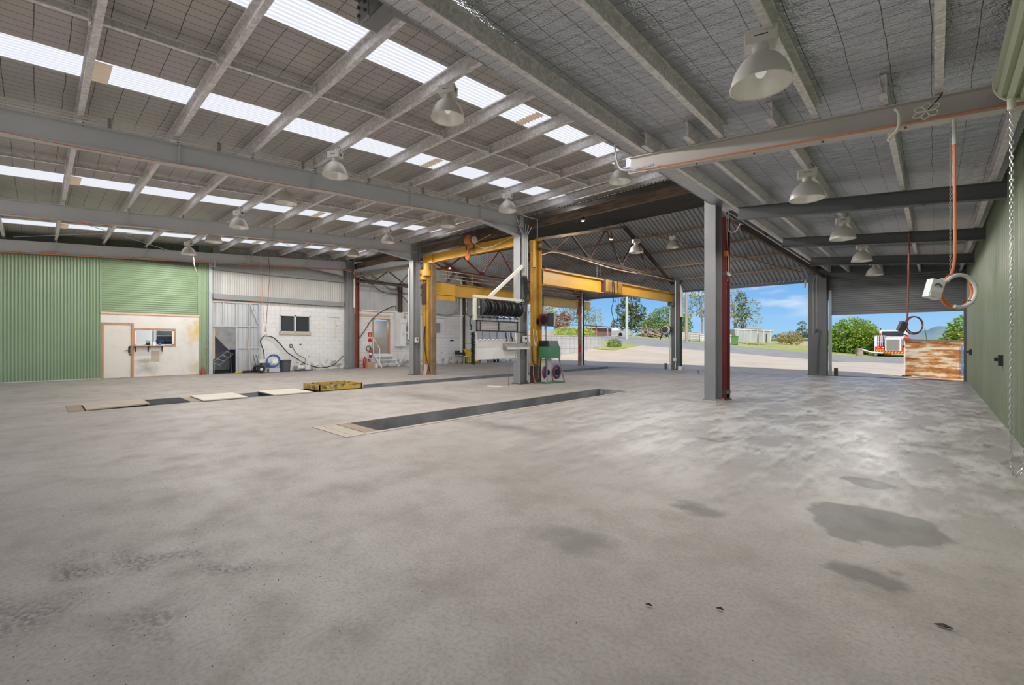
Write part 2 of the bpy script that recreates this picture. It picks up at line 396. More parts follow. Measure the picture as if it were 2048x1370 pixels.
# outdoors
M['apron'] = mat('beige_concrete_apron', (.60,.50,.375), .85, 0, (.52,.425,.315), .45)  # plain beige concrete
M['road'] = mat('asphalt_road', (.27,.253,.235), .9, 0, (.34,.32,.295), .6)
M['grass'] = mat('dry_green_grass', (.30,.34,.07), .9, 0, (.45,.44,.13), .5, bmp=.6, bscale=9)
M['hills'] = mat('hazy_blue_hills', (.15,.23,.28), 1, 0, (.20,.29,.27), .01)  # distance haze put into the base colour
M['retain'] = mat('pale_retaining_block', (.50,.47,.46), .8, 0, (.58,.55,.53), 1.5)
M['bark'] = mat('grey_bark', (.26,.21,.17), .85, 0, (.38,.32,.27), 5)
M['pole_green'] = mat('pale_green_pole', (.45,.52,.42), .7, 0, (.52,.58,.48), 2)
M['pole_brown'] = mat('weathered_pole', (.36,.28,.22), .8, 0, (.44,.35,.28), 2)
M['fence'] = mat('paling_fence', (.48,.40,.30), .85, 0, (.56,.47,.36), 1.5, (3,3,.3))
M['green_roof'] = mat('faded_green_roof', (.33,.42,.36), .6)
M['skip'] = mat('grey_skip_paint', (.38,.395,.41), .6, 0, (.45,.46,.475), 1)
M['bin_green'] = mat('green_bin_plastic', (.13,.27,.07), .5)
M['shed_brown'] = mat('rusty_brown_shed', (.22,.11,.08), .8, 0, (.30,.17,.12), 1)
M['truck_red'] = mat('truck_red', (.62,.025,.02), .35)
M['truck_white'] = mat('truck_white', (.80,.80,.80), .35)
M['chevron'] = mat('chevron_yellow', (.80,.42,.03), .5)
M['grille'] = mat('grey_radiator_mesh', (.22,.20,.18), .6, 0, (.30,.28,.25), 14)
M['dead_wood'] = mat('dead_branches', (.28,.21,.15), .9, 0, (.40,.31,.23), 4)
def leafmat(name, a, bcol, c):
    m, nt, b = new_mat(name); g = nd(nt, 'ShaderNodeNewGeometry')
    nt.links.new(ramp(nt, g.outputs['Random Per Island'], [(0, a), (.5, bcol), (1, c)]), b.inputs['Base Color'])
    b.inputs['Roughness'].default_value = .6
    tr = nd(nt, 'ShaderNodeBsdfTranslucent'); nt.links.new(b.inputs['Base Color'].links[0].from_socket, tr.inputs['Color'])
    mx = nd(nt, 'ShaderNodeMixShader'); mx.inputs[0].default_value = .3
    out = [n for n in nt.nodes if n.type == 'OUTPUT_MATERIAL'][0]
    nt.links.new(b.outputs[0], mx.inputs[1]); nt.links.new(tr.outputs[0], mx.inputs[2]); nt.links.new(mx.outputs[0], out.inputs[0])
    return m
M['leaf_mango'] = leafmat('mango_leaves', (.14,.27,.03), (.27,.41,.05), (.50,.55,.10))
M['leaf_gum'] = leafmat('gum_leaves', (.22,.28,.14), (.36,.40,.20), (.50,.50,.28))
M['leaf_dark'] = leafmat('dark_leaves', (.07,.10,.035), (.12,.15,.05), (.22,.22,.08))
M['leaf_bush'] = leafmat('bush_leaves', (.12,.22,.03), (.22,.33,.05), (.34,.42,.08))
M['leaf_lime'] = leafmat('lime_hedge_leaves', (.35,.47,.05), (.48,.58,.08), (.62,.66,.16))
M['leaf_red'] = leafmat('copper_leaves', (.25,.08,.04), (.40,.16,.08), (.50,.26,.14))
M['leaf_tan'] = leafmat('tan_shrub_leaves', (.34,.26,.08), (.46,.36,.12), (.55,.42,.16))
def rustplate():
    m, nt, b = new_mat('flaking_rust_panel'); v = coords(nt, (1.,1.,3.2)); f = noise(nt, v, 1.6, 9, .66)
    v2 = coords(nt, (.35,.35,6.)); f2 = noise(nt, v2, 1.3, 4, .5); f3 = mth(nt, 'ADD', mth(nt, 'MULTIPLY', f, .6), mth(nt, 'MULTIPLY', f2, .4))
    c = ramp(nt, f3, [(.36, (.16,.05,.02)), (.44, (.42,.16,.045)), (.495, (.60,.30,.10)), (.53, (.72,.60,.42)), (.62, (.76,.73,.66))])
    nt.links.new(c, b.inputs['Base Color']); b.inputs['Roughness'].default_value = .8
    return m
M['rust_plate'] = rustplate()
# ------------------------------------------------------------------ the shell: floor, pits, walls, roofs
XL, XR, YF, YB = -22.0, .82, -5.3, 21.75
RS = .068                                            # rise of the main roof per metre of depth
zr = lambda y: 4.97+RS*y                             # main roof sheet
zl = lambda x: 4.03-.1*x                             # lean-to roof sheet
NP = (-6.96, -6.04, 3.08, 11.0)                      # near pit
FP = (-13.0, -12.0, .65, 21.35)                      # long pit
b = MB()
xs = sorted({XL-.12, FP[0], FP[1], NP[0], NP[1], XR+.1}); ys = sorted({YF-1, FP[2], NP[2], NP[3], FP[3], YB+.05})
inside = lambda p, x, y: p[0] < x < p[1] and p[2] < y < p[3]
for i in range(len(xs)-1):
    for j in range(len(ys)-1):
        cx, cy = (xs[i]+xs[i+1])/2, (ys[j]+ys[j+1])/2
        if inside(NP, cx, cy) or inside(FP, cx, cy): continue
        b.add([(xs[i],ys[j],0),(xs[i+1],ys[j],0),(xs[i+1],ys[j+1],0),(xs[i],ys[j+1],0)], [(0,1,2,3)])
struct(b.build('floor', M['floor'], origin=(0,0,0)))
def pit(P, label, depth=1.5):
    x0, x1, y0, y1 = P
    t = thing('service_pit', label, 'pit', ((x0+x1)/2, y0, -depth))
    w = MB()
    w.box(x0-.1, x0, y0-.1, y1+.1, -depth, -.012); w.box(x1, x1+.1, y0-.1, y1+.1, -depth, -.012)
    w.box(x0, x1, y0-.1, y0, -depth, -.012); w.box(x0, x1, y1, y1+.1, -depth, -.012)
    w.build('lining', M['pit'], t)
    MB().box(x0, x1, y0, y1, -depth, -depth+.03).build('pit_base', M['pit_floor'], t)
    return t
p1 = pit(NP, 'shorter open service pit in the middle of the concrete floor')
r = MB(); e = .1
r.box(NP[0]-e, NP[1]+e, NP[2]-e-.03, NP[2], -.01, .006); r.box(NP[0]-e, NP[1]+e, NP[3], NP[3]+.08, -.01, .006)
r.box(NP[0]-.07, NP[0], NP[2], NP[3], -.01, .006); r.box(NP[1], NP[1]+e, NP[2], NP[3], -.01, .006)
r.build('edging', M['rim'], p1)
k = MB().bar((-6.85, 10.75, -1.4), (-6.85, 10.98, -.05), .1, .05); k.bar((-6.5, 10.75, -1.4), (-6.5, 10.98, -.05), .1, .05)
for q in range(5): k.bar((-6.85, 10.78+.045*q, -1.2+.27*q), (-6.5, 10.78+.045*q, -1.2+.27*q), .08, .03)
k.build('ladder', M['steel'], p1)
tag(MB().box(NP[0]+.005, NP[1]-.005, 3.09, 3.29, -.03, .004).build('pit_board', M['ply']), 'pale board at the very end of the shorter service pit', 'board')
tag(MB().box(NP[0]+.005, NP[1]-.005, 3.31, 3.52, -.035, .002).build('pit_board', M['ply_tan']), 'darker tan board beside the open part of the shorter service pit', 'board')
p2 = pit(FP, 'long narrow service pit running back past the yellow crane posts')
r = MB()
r.box(FP[0]-.06, FP[0], FP[2], FP[3], -.01, .004); r.box(FP[1], FP[1]+.06, FP[2], FP[3], -.01, .004)
r.build('edging', M['steel'], p2)
tag(MB().box(-13.12, -11.9, .42, .64, -.02, .006).build('timber_sill', M['ply_tan']), 'tan timber strip set in the floor before the first plywood pit cover', 'timber')
def tilted(x0, x1, y0, y1, z0, z1, th=.025):
    return MB().add([(x0,y0,z0),(x1,y0,z0),(x1,y1,z1),(x0,y1,z1),(x0,y0,z0+th),(x1,y0,z0+th),(x1,y1,z1+th),(x0,y1,z1+th)],
                    [(3,2,1,0),(4,5,6,7),(0,1,5,4),(1,2,6,5),(2,3,7,6),(3,0,4,7)])
tag(tilted(-13.02, -11.9, .66, 1.62, .005, .035).build('pit_cover', M['ply']), 'worn plywood cover over the end of the long pit, one edge lifted', 'pit cover')
mt = tag(MB().box(-13.0, -11.95, 1.62, 2.35, -.02, .012).build('pit_cover', M['pit_floor']), 'black mesh cover between the plywood cover and the white boards of the long pit', 'pit cover')
gm = MB()
for q in range(9): gm.box(-13.0+.13*q-.01, -13.0+.13*q+.01, 1.63, 2.34, .012, .022)
gm.build('mesh_bars', M['steel_dark'], mt)
tag(MB().box(-13.0, -11.98, 2.36, 2.62, -.02, .008).build('pit_board', M['ply_tan']), 'tan board next to the black mesh cover of the long pit', 'board')
tag(tilted(-13.12, -11.86, 2.55, 3.45, .012, .012).build('pit_cover', M['ply_white']), 'whitewashed board cover beside the black mesh on the long pit', 'pit cover')
tag(tilted(-13.1, -11.86, 4.02, 4.98, .008, .008).build('pit_cover', M['ply_white']), 'whitewashed board cover beside the yellow drain tray on the long pit', 'pit cover')
st = thing('pit_steps', 'grey steel steps showing in the gap between the two whitewashed covers', 'steps', (-12.5, 3.7, -1.4))
MB().bar((-12.9, 3.5, -.05), (-12.9, 4.0, -1.4), .06, .03).bar((-12.2, 3.5, -.05), (-12.2, 4.0, -1.4), .06, .03).build('stringer', M['haul'], st)
for q in range(5): MB().box(-12.9, -12.2, 3.52+.1*q, 3.66+.1*q, -.13-.27*q, -.1-.27*q).build('tread', M['plate'], st)
# yellow drain tray
tr = thing('drain_tray', 'chipped yellow steel drain tray sitting across the long pit', 'tray', (-12.5, 5.8, 0))
w = MB(); x0, x1, y0, y1, h = -13.02, -11.98, 5.2, 6.42, .17
w.box(x0, x1, y0, y0+.03, .0, h); w.box(x0, x1, y1-.03, y1, 0, h); w.box(x0, x0+.03, y0, y1, 0, h); w.box(x1-.03, x1, y0, y1, 0, h); w.box(x0, x1, y0, y1, .0, .02)
w.build('tray_pan', M['yellow_chip'], tr)
MB().box(x0+.03, x1-.03, y0+.03, y1-.03, .06, .09).build('mesh_insert', M['steel_dark'], tr)
MB().box(x1-.12, x1+.01, y1, y1+.04, .02, .15).build('end_bracket', M['haul'], tr)

# ---- wall on the side of the office (plane X = -22), looking along +X
def wl(m, name, y0, y1, zlo, zhi, pitch=.076, depth=.018, **k):
    return struct(MB().corr((XL,y0,0), (0,1,0), (0,0,1), y1-y0, zlo, zhi, (1,0,0), pitch, depth, flip=False, **k).build(name, m, smooth=True))
wl(M['green_sheet'], 'wall_west', YF, 1.6, 0, 4.42, .082, .026)
up = MB().corr((XL-.02,YF,0), (0,1,0), (0,0,1), 4.93-YF, lambda t: 4.4, lambda t: zr(YF+t)+.06, (1,0,0), .152, .02, per=5)
struct(up.build('wall_west_upper', M['green_dark'], smooth=True))
sk = MB().box(XL-.03, XL+.025, YF, 1.6, 0, .03); struct(sk.build('trim_1', M['sheet_grey']))
# roller door over the white partition
rd = thing('roller_door', 'green slatted roller door curtain above the white office partition', 'roller door', (XL-.02, 3.08, 2.45))
c = MB(); n = 200; zz = frange(2.44, 4.45, n)
c.sheet(lambda y, z: (XL-.03+.024*abs(math.sin(math.pi*(z-2.44)/.083))**.7, y, z), [1.61, 4.57], zz); c.build('curtain', M['green_sheet'], rd, smooth=True)
MB().box(XL-.03, XL+.03, 1.58, 1.63, 2.44, 4.45).build('guide', M['green_sheet'], rd)
MB().box(XL-.03, XL+.03, 4.55, 4.60, 2.44, 4.45).build('guide', M['green_sheet'], rd)
struct(MB().box(XL-.03, XL+.05, 1.6, 4.6, 2.37, 2.44).build('trim_2', M['pine_pale']))
# partition with door and window opening
wy0, wy1, wz0, wz1 = 2.56, 3.76, 1.22, 1.81
pa = MB(); X0, X1 = XL-.04, XL
pa.box(X0, X1, 1.6, 4.58, 2.06, 2.37); pa.box(X0, X1, 2.52, wy0, .0, 2.06); pa.box(X0, X1, wy1, 4.58, 0, 2.06)
pa.box(X0, X1, wy0, wy1, 0, wz0); pa.box(X0, X1, wy0, wy1, wz1, 2.06); pa.box(X0, X1, 1.6, 1.64, 0, 2.06)
struct(pa.build('wall_office', M['board']))
struct(MB().box(X1, X1+.012, 3.05, 3.3, .58, 1.0).build('trim_3', M['ply'])); struct(MB().box(XL-.04, XL+.015, 2.52, 4.58, 0, .02).build('trim_4', M['pine']))
d = thing('door_1', None, None, (XL, 2.06, 0)); d['kind'] = 'structure'
dl = MB().box(XL-.045, XL-.005, 1.69, 2.45, .012, 1.98).build('door_leaf', M['door_white'], d)
f = MB().box(XL-.05, XL+.03, 1.62, 1.685, 0, 2.05); f.box(XL-.05, XL+.03, 2.455, 2.53, 0, 2.05); f.box(XL-.05, XL+.03, 1.685, 2.455, 1.985, 2.05); f.build('door_frame', M['pine'], d)
hd = MB().box(XL-.005, XL+.01, 2.37, 2.43, .92, 1.14); hd.tube([(XL+.03,2.41,1.04),(XL+.05,2.39,1.03),(XL+.05,2.26,1.01)], .012); hd.tube([(XL,2.41,1.04),(XL+.04,2.41,1.04)], .012)
hd.build('door_handle', M['black_plastic'], dl)
lt = MB().box(XL-.005, XL+.02, 2.39, 2.45, 1.12, 1.19).box(XL-.005, XL+.02, 2.40, 2.46, .84, .90); lt.build('door_latch', M['black_plastic'], dl)
w1 = thing('window_1', None, None, (XL, 3.16, wz0)); w1['kind'] = 'structure'
f = MB(); t = .055
f.box(XL-.05, XL+.025, wy0-t, wy1+t, wz1, wz1+t); f.box(XL-.05, XL+.025, wy0-t, wy1+t, wz0-t, wz0); f.box(XL-.05, XL+.025, wy0-t, wy0, wz0, wz1); f.box(XL-.05, XL+.025, wy1, wy1+t, wz0, wz1)
f.build('window_frame', M['pine'], w1)
i_ = MB(); q = .03
i_.box(XL-.045, XL+.005, wy0, wy1, wz1-q, wz1); i_.box(XL-.045, XL+.005, wy0, wy1, wz0, wz0+q); i_.box(XL-.045, XL+.005, wy0, wy0+q, wz0, wz1); i_.box(XL-.045, XL+.005, wy1-q-.03, wy1, wz0, wz1)
i_.build('inner_frame', M['white'], w1)
# office behind: back wall, whiteboard, shelving
struct(MB().box(XL-3.0, XL-2.95, 1.6, 4.58, 0, 2.4).build('wall_office_back', M['white'])); struct(MB().box(XL-3, XL-.1, 1.6, 4.6, -.02, .0).build('floor_office', M['ply']))
struct(MB().box(XL-3.0, XL-.05, 1.55, 1.6, 0, 2.4).build('wall_office_side', M['white'])); struct(MB().box(XL-3.0, XL-.05, 4.58, 4.63, 0, 2.4).build('wall_office_end', M['white']))
tag(MB().box(XL-2.94, XL-2.9, 2.75, 3.48, .95, 2.1).build('whiteboard', M['office_white']), 'bright whiteboard seen through the office window', 'whiteboard')
sh = thing('shelving', 'grey office shelves seen through the end of the office window', 'shelves', (XL-2.7, 4.0, 0))
MB().box(XL-2.9, XL-2.5, 3.55, 3.58, 0, 2.2).box(XL-2.9, XL-2.5, 4.5, 4.53, 0, 2.2).build('side_panel', M['office_grey'], sh)
for q in range(5): MB().box(XL-2.9, XL-2.5, 3.58, 4.5, .4+.4*q, .43+.4*q).build('shelf', M['office_grey'], sh)
for q in range(3): tag(MB().box(XL-2.85, XL-2.55, 3.62+.28*q, 3.85+.28*q, 1.23, 1.23+.17+.04*q).build('storage_box', [M['blue'], M['grey_plastic'], M['cardboard']][q]), ['blue box on the office shelf behind the window', 'slate box on the office shelf behind the window', 'brown box on the office shelf behind the window'][q], 'box')
# counter shelf
cs = thing('counter_shelf', 'narrow timber shelf on black brackets under the office window', 'shelf', (XL+.1, 2.98, 1.19))
MB().box(XL+.0, XL+.24, 2.52, 3.42, 1.185, 1.21).build('shelf_board', M['pine_pale'], cs)
for y in (2.58, 2.96, 3.38): MB().box(XL+.003, XL+.03, y-.012, y+.012, .96, 1.185).bar((XL+.02,y,1.0), (XL+.2,y,1.175), .016, .016).build('bracket', M['black_plastic'], cs)
pt = thing('pot_plant', 'small green pot plant on the counter shelf', 'plant', (XL+.12, 2.94, 1.21))
MB().lathe([(.05,0),(.07,.09)], (XL+.12,2.94,1.21), 12).build('pot', M['black_plastic'], pt)
lv = MB(); rr = random.Random(3)
for q in range(26):
    a = rr.random()*6.28; l = .06+.09*rr.random(); z = 1.30+.1*rr.random(); cxx, cyy = XL+.12, 2.94
    e_ = Vector((math.cos(a), math.sin(a), .5-rr.random())).normalized(); s_ = e_.cross(Vector((0,0,1))).normalized()*.025; o_ = Vector((cxx,cyy,z))
    lv.add([o_, o_+e_*l*.5+s_, o_+e_*l, o_+e_*l*.5-s_], [(0,1,2,3)])
lv.build('leaves', M['leafpot'], pt)
ct = tag(MB().lathe([(.04,0),(.04,.1)], (XL+.12,3.3,1.21), 12).build('mug', M['blue']), 'dark mug standing near the end of the counter shelf', 'mug')
bk = tag(MB().box(XL+.05, XL+.18, 3.07, 3.17, 1.21, 1.34).build('card_holder', M['white']), 'white card holder beside the pot plant on the counter shelf', 'card holder')
# narrow green sheet, steel jamb post
struct(MB().corr((XL,4.58,0), (0,1,0), (0,0,1), .50, 0, lambda t: zr(4.58+t)+.05, (1,0,0), .17, .03, trap=True).build('wall_west_strip', M['green_sheet']))
tag(MB().box(XL-.08, XL+.1, 4.92, 5.05, 0, 4.72).build('jamb_post', M['haul']), 'pale grey steel jamb post between the green wall and the dark doorway', 'post')
# upper cream cladding and girts
wl(M['sheet_grey'], 'wall_west_cladding', 5.05, 11.2, 3.0, lambda t: zr(5.05+t)+.05, .09, .02)
for nm, z0, z1, lb in (('wall_girt', 4.36, 4.50, 'upper grey girt across the cream cladding above the small window'), ('wall_girt', 3.14, 3.36, 'lower grey girt resting above the white block wall and sheet doorway')):
    tag(MB().chan((XL+.11, 5.05, (z0+z1)/2), (XL+.11, 10.72, (z0+z1)/2), .16, z1-z0, .012, .03, flip=-1).build(nm, M['steel']), lb, 'girt')
# sheet wall with doorway
dw0, dw1 = 5.07, 5.92
sw = MB().corr((XL,dw1,0), (0,1,0), (0,0,1), 6.86-dw1, .02, 3.06, (1,0,0), .152, .025, trap=True)
sw.corr((XL,dw0-.02,0), (0,1,0), (0,0,1), dw1-dw0+.02, 2.03, 3.06, (1,0,0), .152, .025, trap=True)
struct(sw.build('wall_sheet_partition', M['sheet_zinc']))
fr = thing('steel_stud_frame', 'galvanised stud frame bracing the sheet partition beside the doorway', 'frame', (XL+.06, 6.0, 0))
for y in (5.93, 6.43, 6.84): MB().box(XL+.03, XL+.08, y-.025, y+.025, 0, 3.06).build('stud', M['haul'], fr)
for y in (5.45,): MB().box(XL+.03, XL+.07, y-.02, y+.02, 2.03, 3.06).build('stud', M['haul'], fr)
for z, y0 in ((3.04, 5.06), (2.02, 5.06), (1.08, 5.93)): MB().box(XL+.03, XL+.075, y0, 6.86, z-.025, z+.025).build('rail', M['haul'], fr)
MB().bar((XL+.09,6.45,3.02), (XL+.09,6.84,2.05), .045, .03, (1,0,0)).build('brace', M['haul'], fr)
MB().bar((XL+.09,6.45,.05), (XL+.09,6.84,1.0), .045, .03, (1,0,0)).build('brace', M['haul'], fr)
tag(MB().box(XL+.02, XL+.05, 5.07, 6.9, 3.05, 3.10).build('timber_batten', M['pine']), 'orange timber batten along the head of the sheet partition', 'batten')
# dark room
X2 = XL-3.2
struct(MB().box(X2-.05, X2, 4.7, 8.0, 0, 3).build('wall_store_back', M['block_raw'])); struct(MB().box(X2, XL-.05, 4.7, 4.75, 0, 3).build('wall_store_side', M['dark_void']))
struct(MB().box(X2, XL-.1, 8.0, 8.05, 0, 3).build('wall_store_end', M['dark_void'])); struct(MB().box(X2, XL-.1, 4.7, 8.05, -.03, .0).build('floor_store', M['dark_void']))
tag(MB().box(XL-.14, XL-.05, 5.06, 5.16, .62, 2.02).build('timber_jamb', M['pine_pale']), 'pale timber jamb lining inside the dark doorway', 'timber')
tag(MB().box(X2+.6, X2+1.3, 6.75, 7.6, 0, 2.3).build('tall_cupboard', M['black_plastic']), 'black tall cupboard inside the dark store room', 'cupboard')
tag(MB().box(XL-1.0, XL-.4, 5.95, 6.5, .0, 1.0).build('work_stand', M['black_plastic']), 'dark work stand just inside the store doorway', 'stand')
ld = thing('step_ladder', 'pale aluminium step ladder leaning inside the dark doorway', 'ladder', (XL-.5, 5.5, 0))
MB().bar((XL-.25,5.08,.45), (XL-.5,5.75,.95), .03, .04).build('rail', M['chrome'], ld); MB().bar((XL-.25,5.35,.33), (XL-.5,5.98,.83), .03, .04).build('rail', M['chrome'], ld)
for q in range(4):
    a = Vector((XL-.25,5.08,.45)).lerp(Vector((XL-.5,5.75,.95)), .05+.3*q); c2 = Vector((XL-.25,5.35,.33)).lerp(Vector((XL-.5,5.98,.83)), .05+.3*q)
    MB().bar(a, c2, .05, .02).build('tread', M['chrome'], ld)
MB().bar((XL-.5,5.85,.85), (XL-.55,5.9,0), .03, .03).build('leg', M['chrome'], ld); MB().bar((XL-.3,5.2,.4), (XL-.35,5.2,0), .03, .03).build('leg', M['chrome'], ld)
# block wall with small window, old shed doorway
by0, by1, bz = 6.86, 24.25, 3.0
wn = (7.70, 9.10, 1.80, 2.60); dn = (12.44, 13.41, .70, 2.58)
bl = MB(); A0, A1 = XL-.19, XL+.01
bl.box(A0, A1, by0, wn[0], 0, bz); bl.box(A0, A1, wn[0], wn[1], 0, wn[2]); bl.box(A0, A1, wn[0], wn[1], wn[3], bz); bl.box(A0, A1, wn[1], dn[0], 0, bz)
bl.box(A0, A1, dn[0], dn[1], 0, dn[2]); bl.box(A0, A1, dn[0], dn[1], dn[3], bz); bl.box(A0, A1, dn[1], by1, 0, bz)
struct(bl.build('wall_west_block', M['block']))
w2 = thing('window_2', None, None, (XL, 8.4, 1.8)); w2['kind'] = 'structure'
f = MB(); t = .045; y0, y1, z0, z1 = wn
f.box(XL-.08, XL+.03, y0, y1, z0, z0+t); f.box(XL-.08, XL+.03, y0, y1, z1-t, z1); f.box(XL-.08, XL+.03, y0, y0+t, z0, z1); f.box(XL-.08, XL+.03, y1-t, y1, z0, z1); f.box(XL-.08, XL+.03, 8.36, 8.43, z0, z1)
wf2 = f.build('window_frame', M['white_dull'], w2)
MB().box(XL-.06, XL-.05, y0+t, 8.36, z0+t, z1-t).build('pane', M['glass_dark'], wf2); MB().box(XL-.05, XL-.04, 8.43, y1-t, z0+t, z1-t).build('pane', M['glass_dark'], wf2)
MB().add([(XL+.01,y0-.02,z0-.12),(XL+.07,y0-.02,z0-.12),(XL+.07,y1+.02,z0-.12),(XL+.01,y1+.02,z0-.12),(XL+.01,y0-.02,z0),(XL+.03,y0-.02,z0),(XL+.03,y1+.02,z0),(XL+.01,y1+.02,z0)],
         [(3,2,1,0),(4,5,6,7),(0,1,5,4),(1,2,6,5),(2,3,7,6),(3,0,4,7)]).build('window_sill', M['ply'], w2)
# door of the old shed
d2 = thing('door_2', None, None, (XL, 12.9, .7)); d2['kind'] = 'structure'
y0, y1, z0, z1 = dn
f = MB().box(XL-.2, XL+.02, y0-.05, y0+.02, z0, z1+.05).box(XL-.2, XL+.02, y1-.02, y1+.06, z0, z1+.05).box(XL-.2, XL+.02, y0, y1, z1-.02, z1+.05); f.build('door_frame', M['pine'], d2)
MB().box(XL-1.5, XL-1.45, y0-.6, y1+1.2, z0, 1.62).build('inner_panel', M['ply'], d2)
MB().box(XL-1.55, XL-1.5, y0-.6, y1+1.2, z0, 2.6).build('inner_wall', M['sheet_grey'], d2)
MB().box(XL-1.48, XL-1.44, y0+.0, y0+.55, 1.70, 2.34).build('bright_window', M['lit_pane'], d2)
MB().box(XL-1.55, XL-.2, y0-.6, y1+1.2, z0-.05, z0).build('landing', M['ply'], d2); MB().box(XL-1.6, XL-.19, y0-.7, y1+1.3, 2.64, 2.68).build('room_ceiling', M['white_dull'], d2)
sp = MB().box(XL+.01, XL+.06, 11.6, 13.45, 2.72, 2.84); struct(sp.build('trim_5', M['pine_pale']))
# upper wall of old shed (gable clad)
NE, RG, FE = (11.25, 5.50), (16.7, 6.28), (22.45, 3.95)
def z_old(y):
    if y <= RG[0]: return NE[1]+(RG[1]-NE[1])*(y-NE[0])/(RG[0]-NE[0])
    return RG[1]+(FE[1]-RG[1])*(y-RG[0])/(FE[0]-RG[0])
wl(M['sheet_old'], 'wall_west_gable', 11.2, 22.0, 3.0, lambda t: z_old(max(11.25, 11.2+t))+.03, .076, .018)
for z, lb in ((4.60, 'rust brown top girt across the old shed end wall'), (3.02, 'pale lower girt capping the old shed block wall')):
    tag(MB().box(XL+.02, XL+.09, 11.7, 21.8, z-.035, z+.035).build('wall_girt', M['rust_dark'] if z > 4 else M['white_dull']), lb, 'girt')

# ---- wall on the near side (plane X = .82)
rw = MB().corr((XR,YB,0), (0,-1,0), (0,0,1), YB-YF, .03, zl(XR)-.02, (-1,0,0), .135, .034, trap=True)
struct(rw.build('wall_east', M['green_pale'])); struct(MB().box(XR-.01, XR+.05, YF, YB, 0, .035).build('trim_6', M['steel_dark']))
# ---- roofs
def roof_strip(x0, x1, y0=YF, y1=11.15):
    return [(x0,y0,zr(y0)),(x1,y0,zr(y0)),(x1,y1,zr(y1)),(x0,y1,zr(y1))]
SKY = [(-20.37,-19.65), (-14.6,-13.85), (-8.6,-7.95), (-5.63,-5.05)]
b = MB(); edges = [XL-.15]+[v for s_ in SKY for v in s_]+[-3.62]
for i in range(0, len(edges), 2): b.add(roof_strip(edges[i], edges[i+1]), [(3,2,1,0)])
struct(b.build('ceiling_main', M['foil_main'], origin=(0,0,0)))
SKL = ['translucent skylight strip over the green corrugated wall', 'translucent skylight strip over the long pit', 'translucent skylight strip beside the steel rafter with white conduits', 'translucent skylight strip by the rafter next to the silver foil roof']
for (x0, x1), lb in zip(SKY, SKL):
    s_ = MB(); ny = 2; nx = 40
    s_.sheet(lambda x, y: (x, y, zr(y)+.007*math.cos(2*math.pi*x/.076)), frange(x0-.03, x1+.03, nx), [11.15, YF]); tag(s_.build('skylight', M['skylight']), lb, 'skylight')
    for y0, w_ in ((.50, 'nearer'), (6.02, 'farther')):
        ov = MB(); ov.sheet(lambda x, y: (x, y, zr(y)-.02+.014*math.cos(2*math.pi*x/.076)), frange(x0, x1, nx), [y0+.2, y0])
        tag(ov.build('skylight_lap', M['lap']), w_+' yellowed lap on the '+lb[12:], 'skylight lap')
b = MB().sheet(lambda x, y: (x, y, zl(x)), [XR+.15, -3.62], [YF, YB+.1]); struct(b.build('ceiling_lean_to', M['foil_lean'], origin=(0,0,0)))
b = MB().sheet(lambda x, z: (-3.62, x, z), [YF, 11.2], [4.36, 4.5]); struct(MB().add([(-3.62,YF,4.38),(-3.62,11.2,4.38),(-3.62,11.2,zr(11.2)),(-3.62,YF,zr(YF))], [(0,1,2,3)]).build('wall_roof_step', M['foil_main']))
# old shed roof
oX0, oX1 = -22.3, -3.55
sl = math.hypot(RG[0]-NE[0], RG[1]-NE[1]); u = Vector((0, RG[0]-NE[0], RG[1]-NE[1]))/sl
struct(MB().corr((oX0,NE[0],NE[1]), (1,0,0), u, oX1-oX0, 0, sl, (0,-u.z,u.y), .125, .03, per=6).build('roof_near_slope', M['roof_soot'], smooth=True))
sl2 = math.hypot(FE[0]-RG[0], FE[1]-RG[1]); u2 = Vector((0, FE[0]-RG[0], FE[1]-RG[1]))/sl2
struct(MB().corr((oX0,RG[0],RG[1]), (1,0,0), u2, oX1-oX0, 0, sl2, (0,-u2.z,u2.y), .17, .045, trap=True).build('roof_far_slope', M['roof_old']))
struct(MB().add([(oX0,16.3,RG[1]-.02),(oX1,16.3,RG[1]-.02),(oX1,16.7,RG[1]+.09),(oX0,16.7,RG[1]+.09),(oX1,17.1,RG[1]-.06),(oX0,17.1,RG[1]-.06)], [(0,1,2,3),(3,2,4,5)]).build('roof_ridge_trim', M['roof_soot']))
ev = MB().corr((oX0,11.2,5.50), (1,0,0), (0,.99,.14), -3.7-oX0, -.12, .3, (0,-.14,.99), .105, .03, per=6); struct(ev.build('roof_edge_sheet', M['old_timber'], smooth=True))
tag(MB().box(oX0, -3.75, 11.3, 11.42, 5.13, 5.38).build('fascia_beam', M['old_timber']), 'dark weathered timber beam under the edge of the old shed roof', 'beam')
struct(MB().box(oX0, -3.6, 11.14, 11.17, 5.5, zr(11.1)+.03).build('wall_roof_gap', M['sheet_grey']))
b = MB(); yy = frange(11.15, 22.4, 20); b.sheet(lambda y, t: (-3.58, y, 4.36+(max(z_old(max(11.25,y)), zr(11.15) if y < 11.3 else 0)+.02-4.36)*t), yy, [0, 1]); struct(b.build('wall_gable_step', M['roof_soot']))
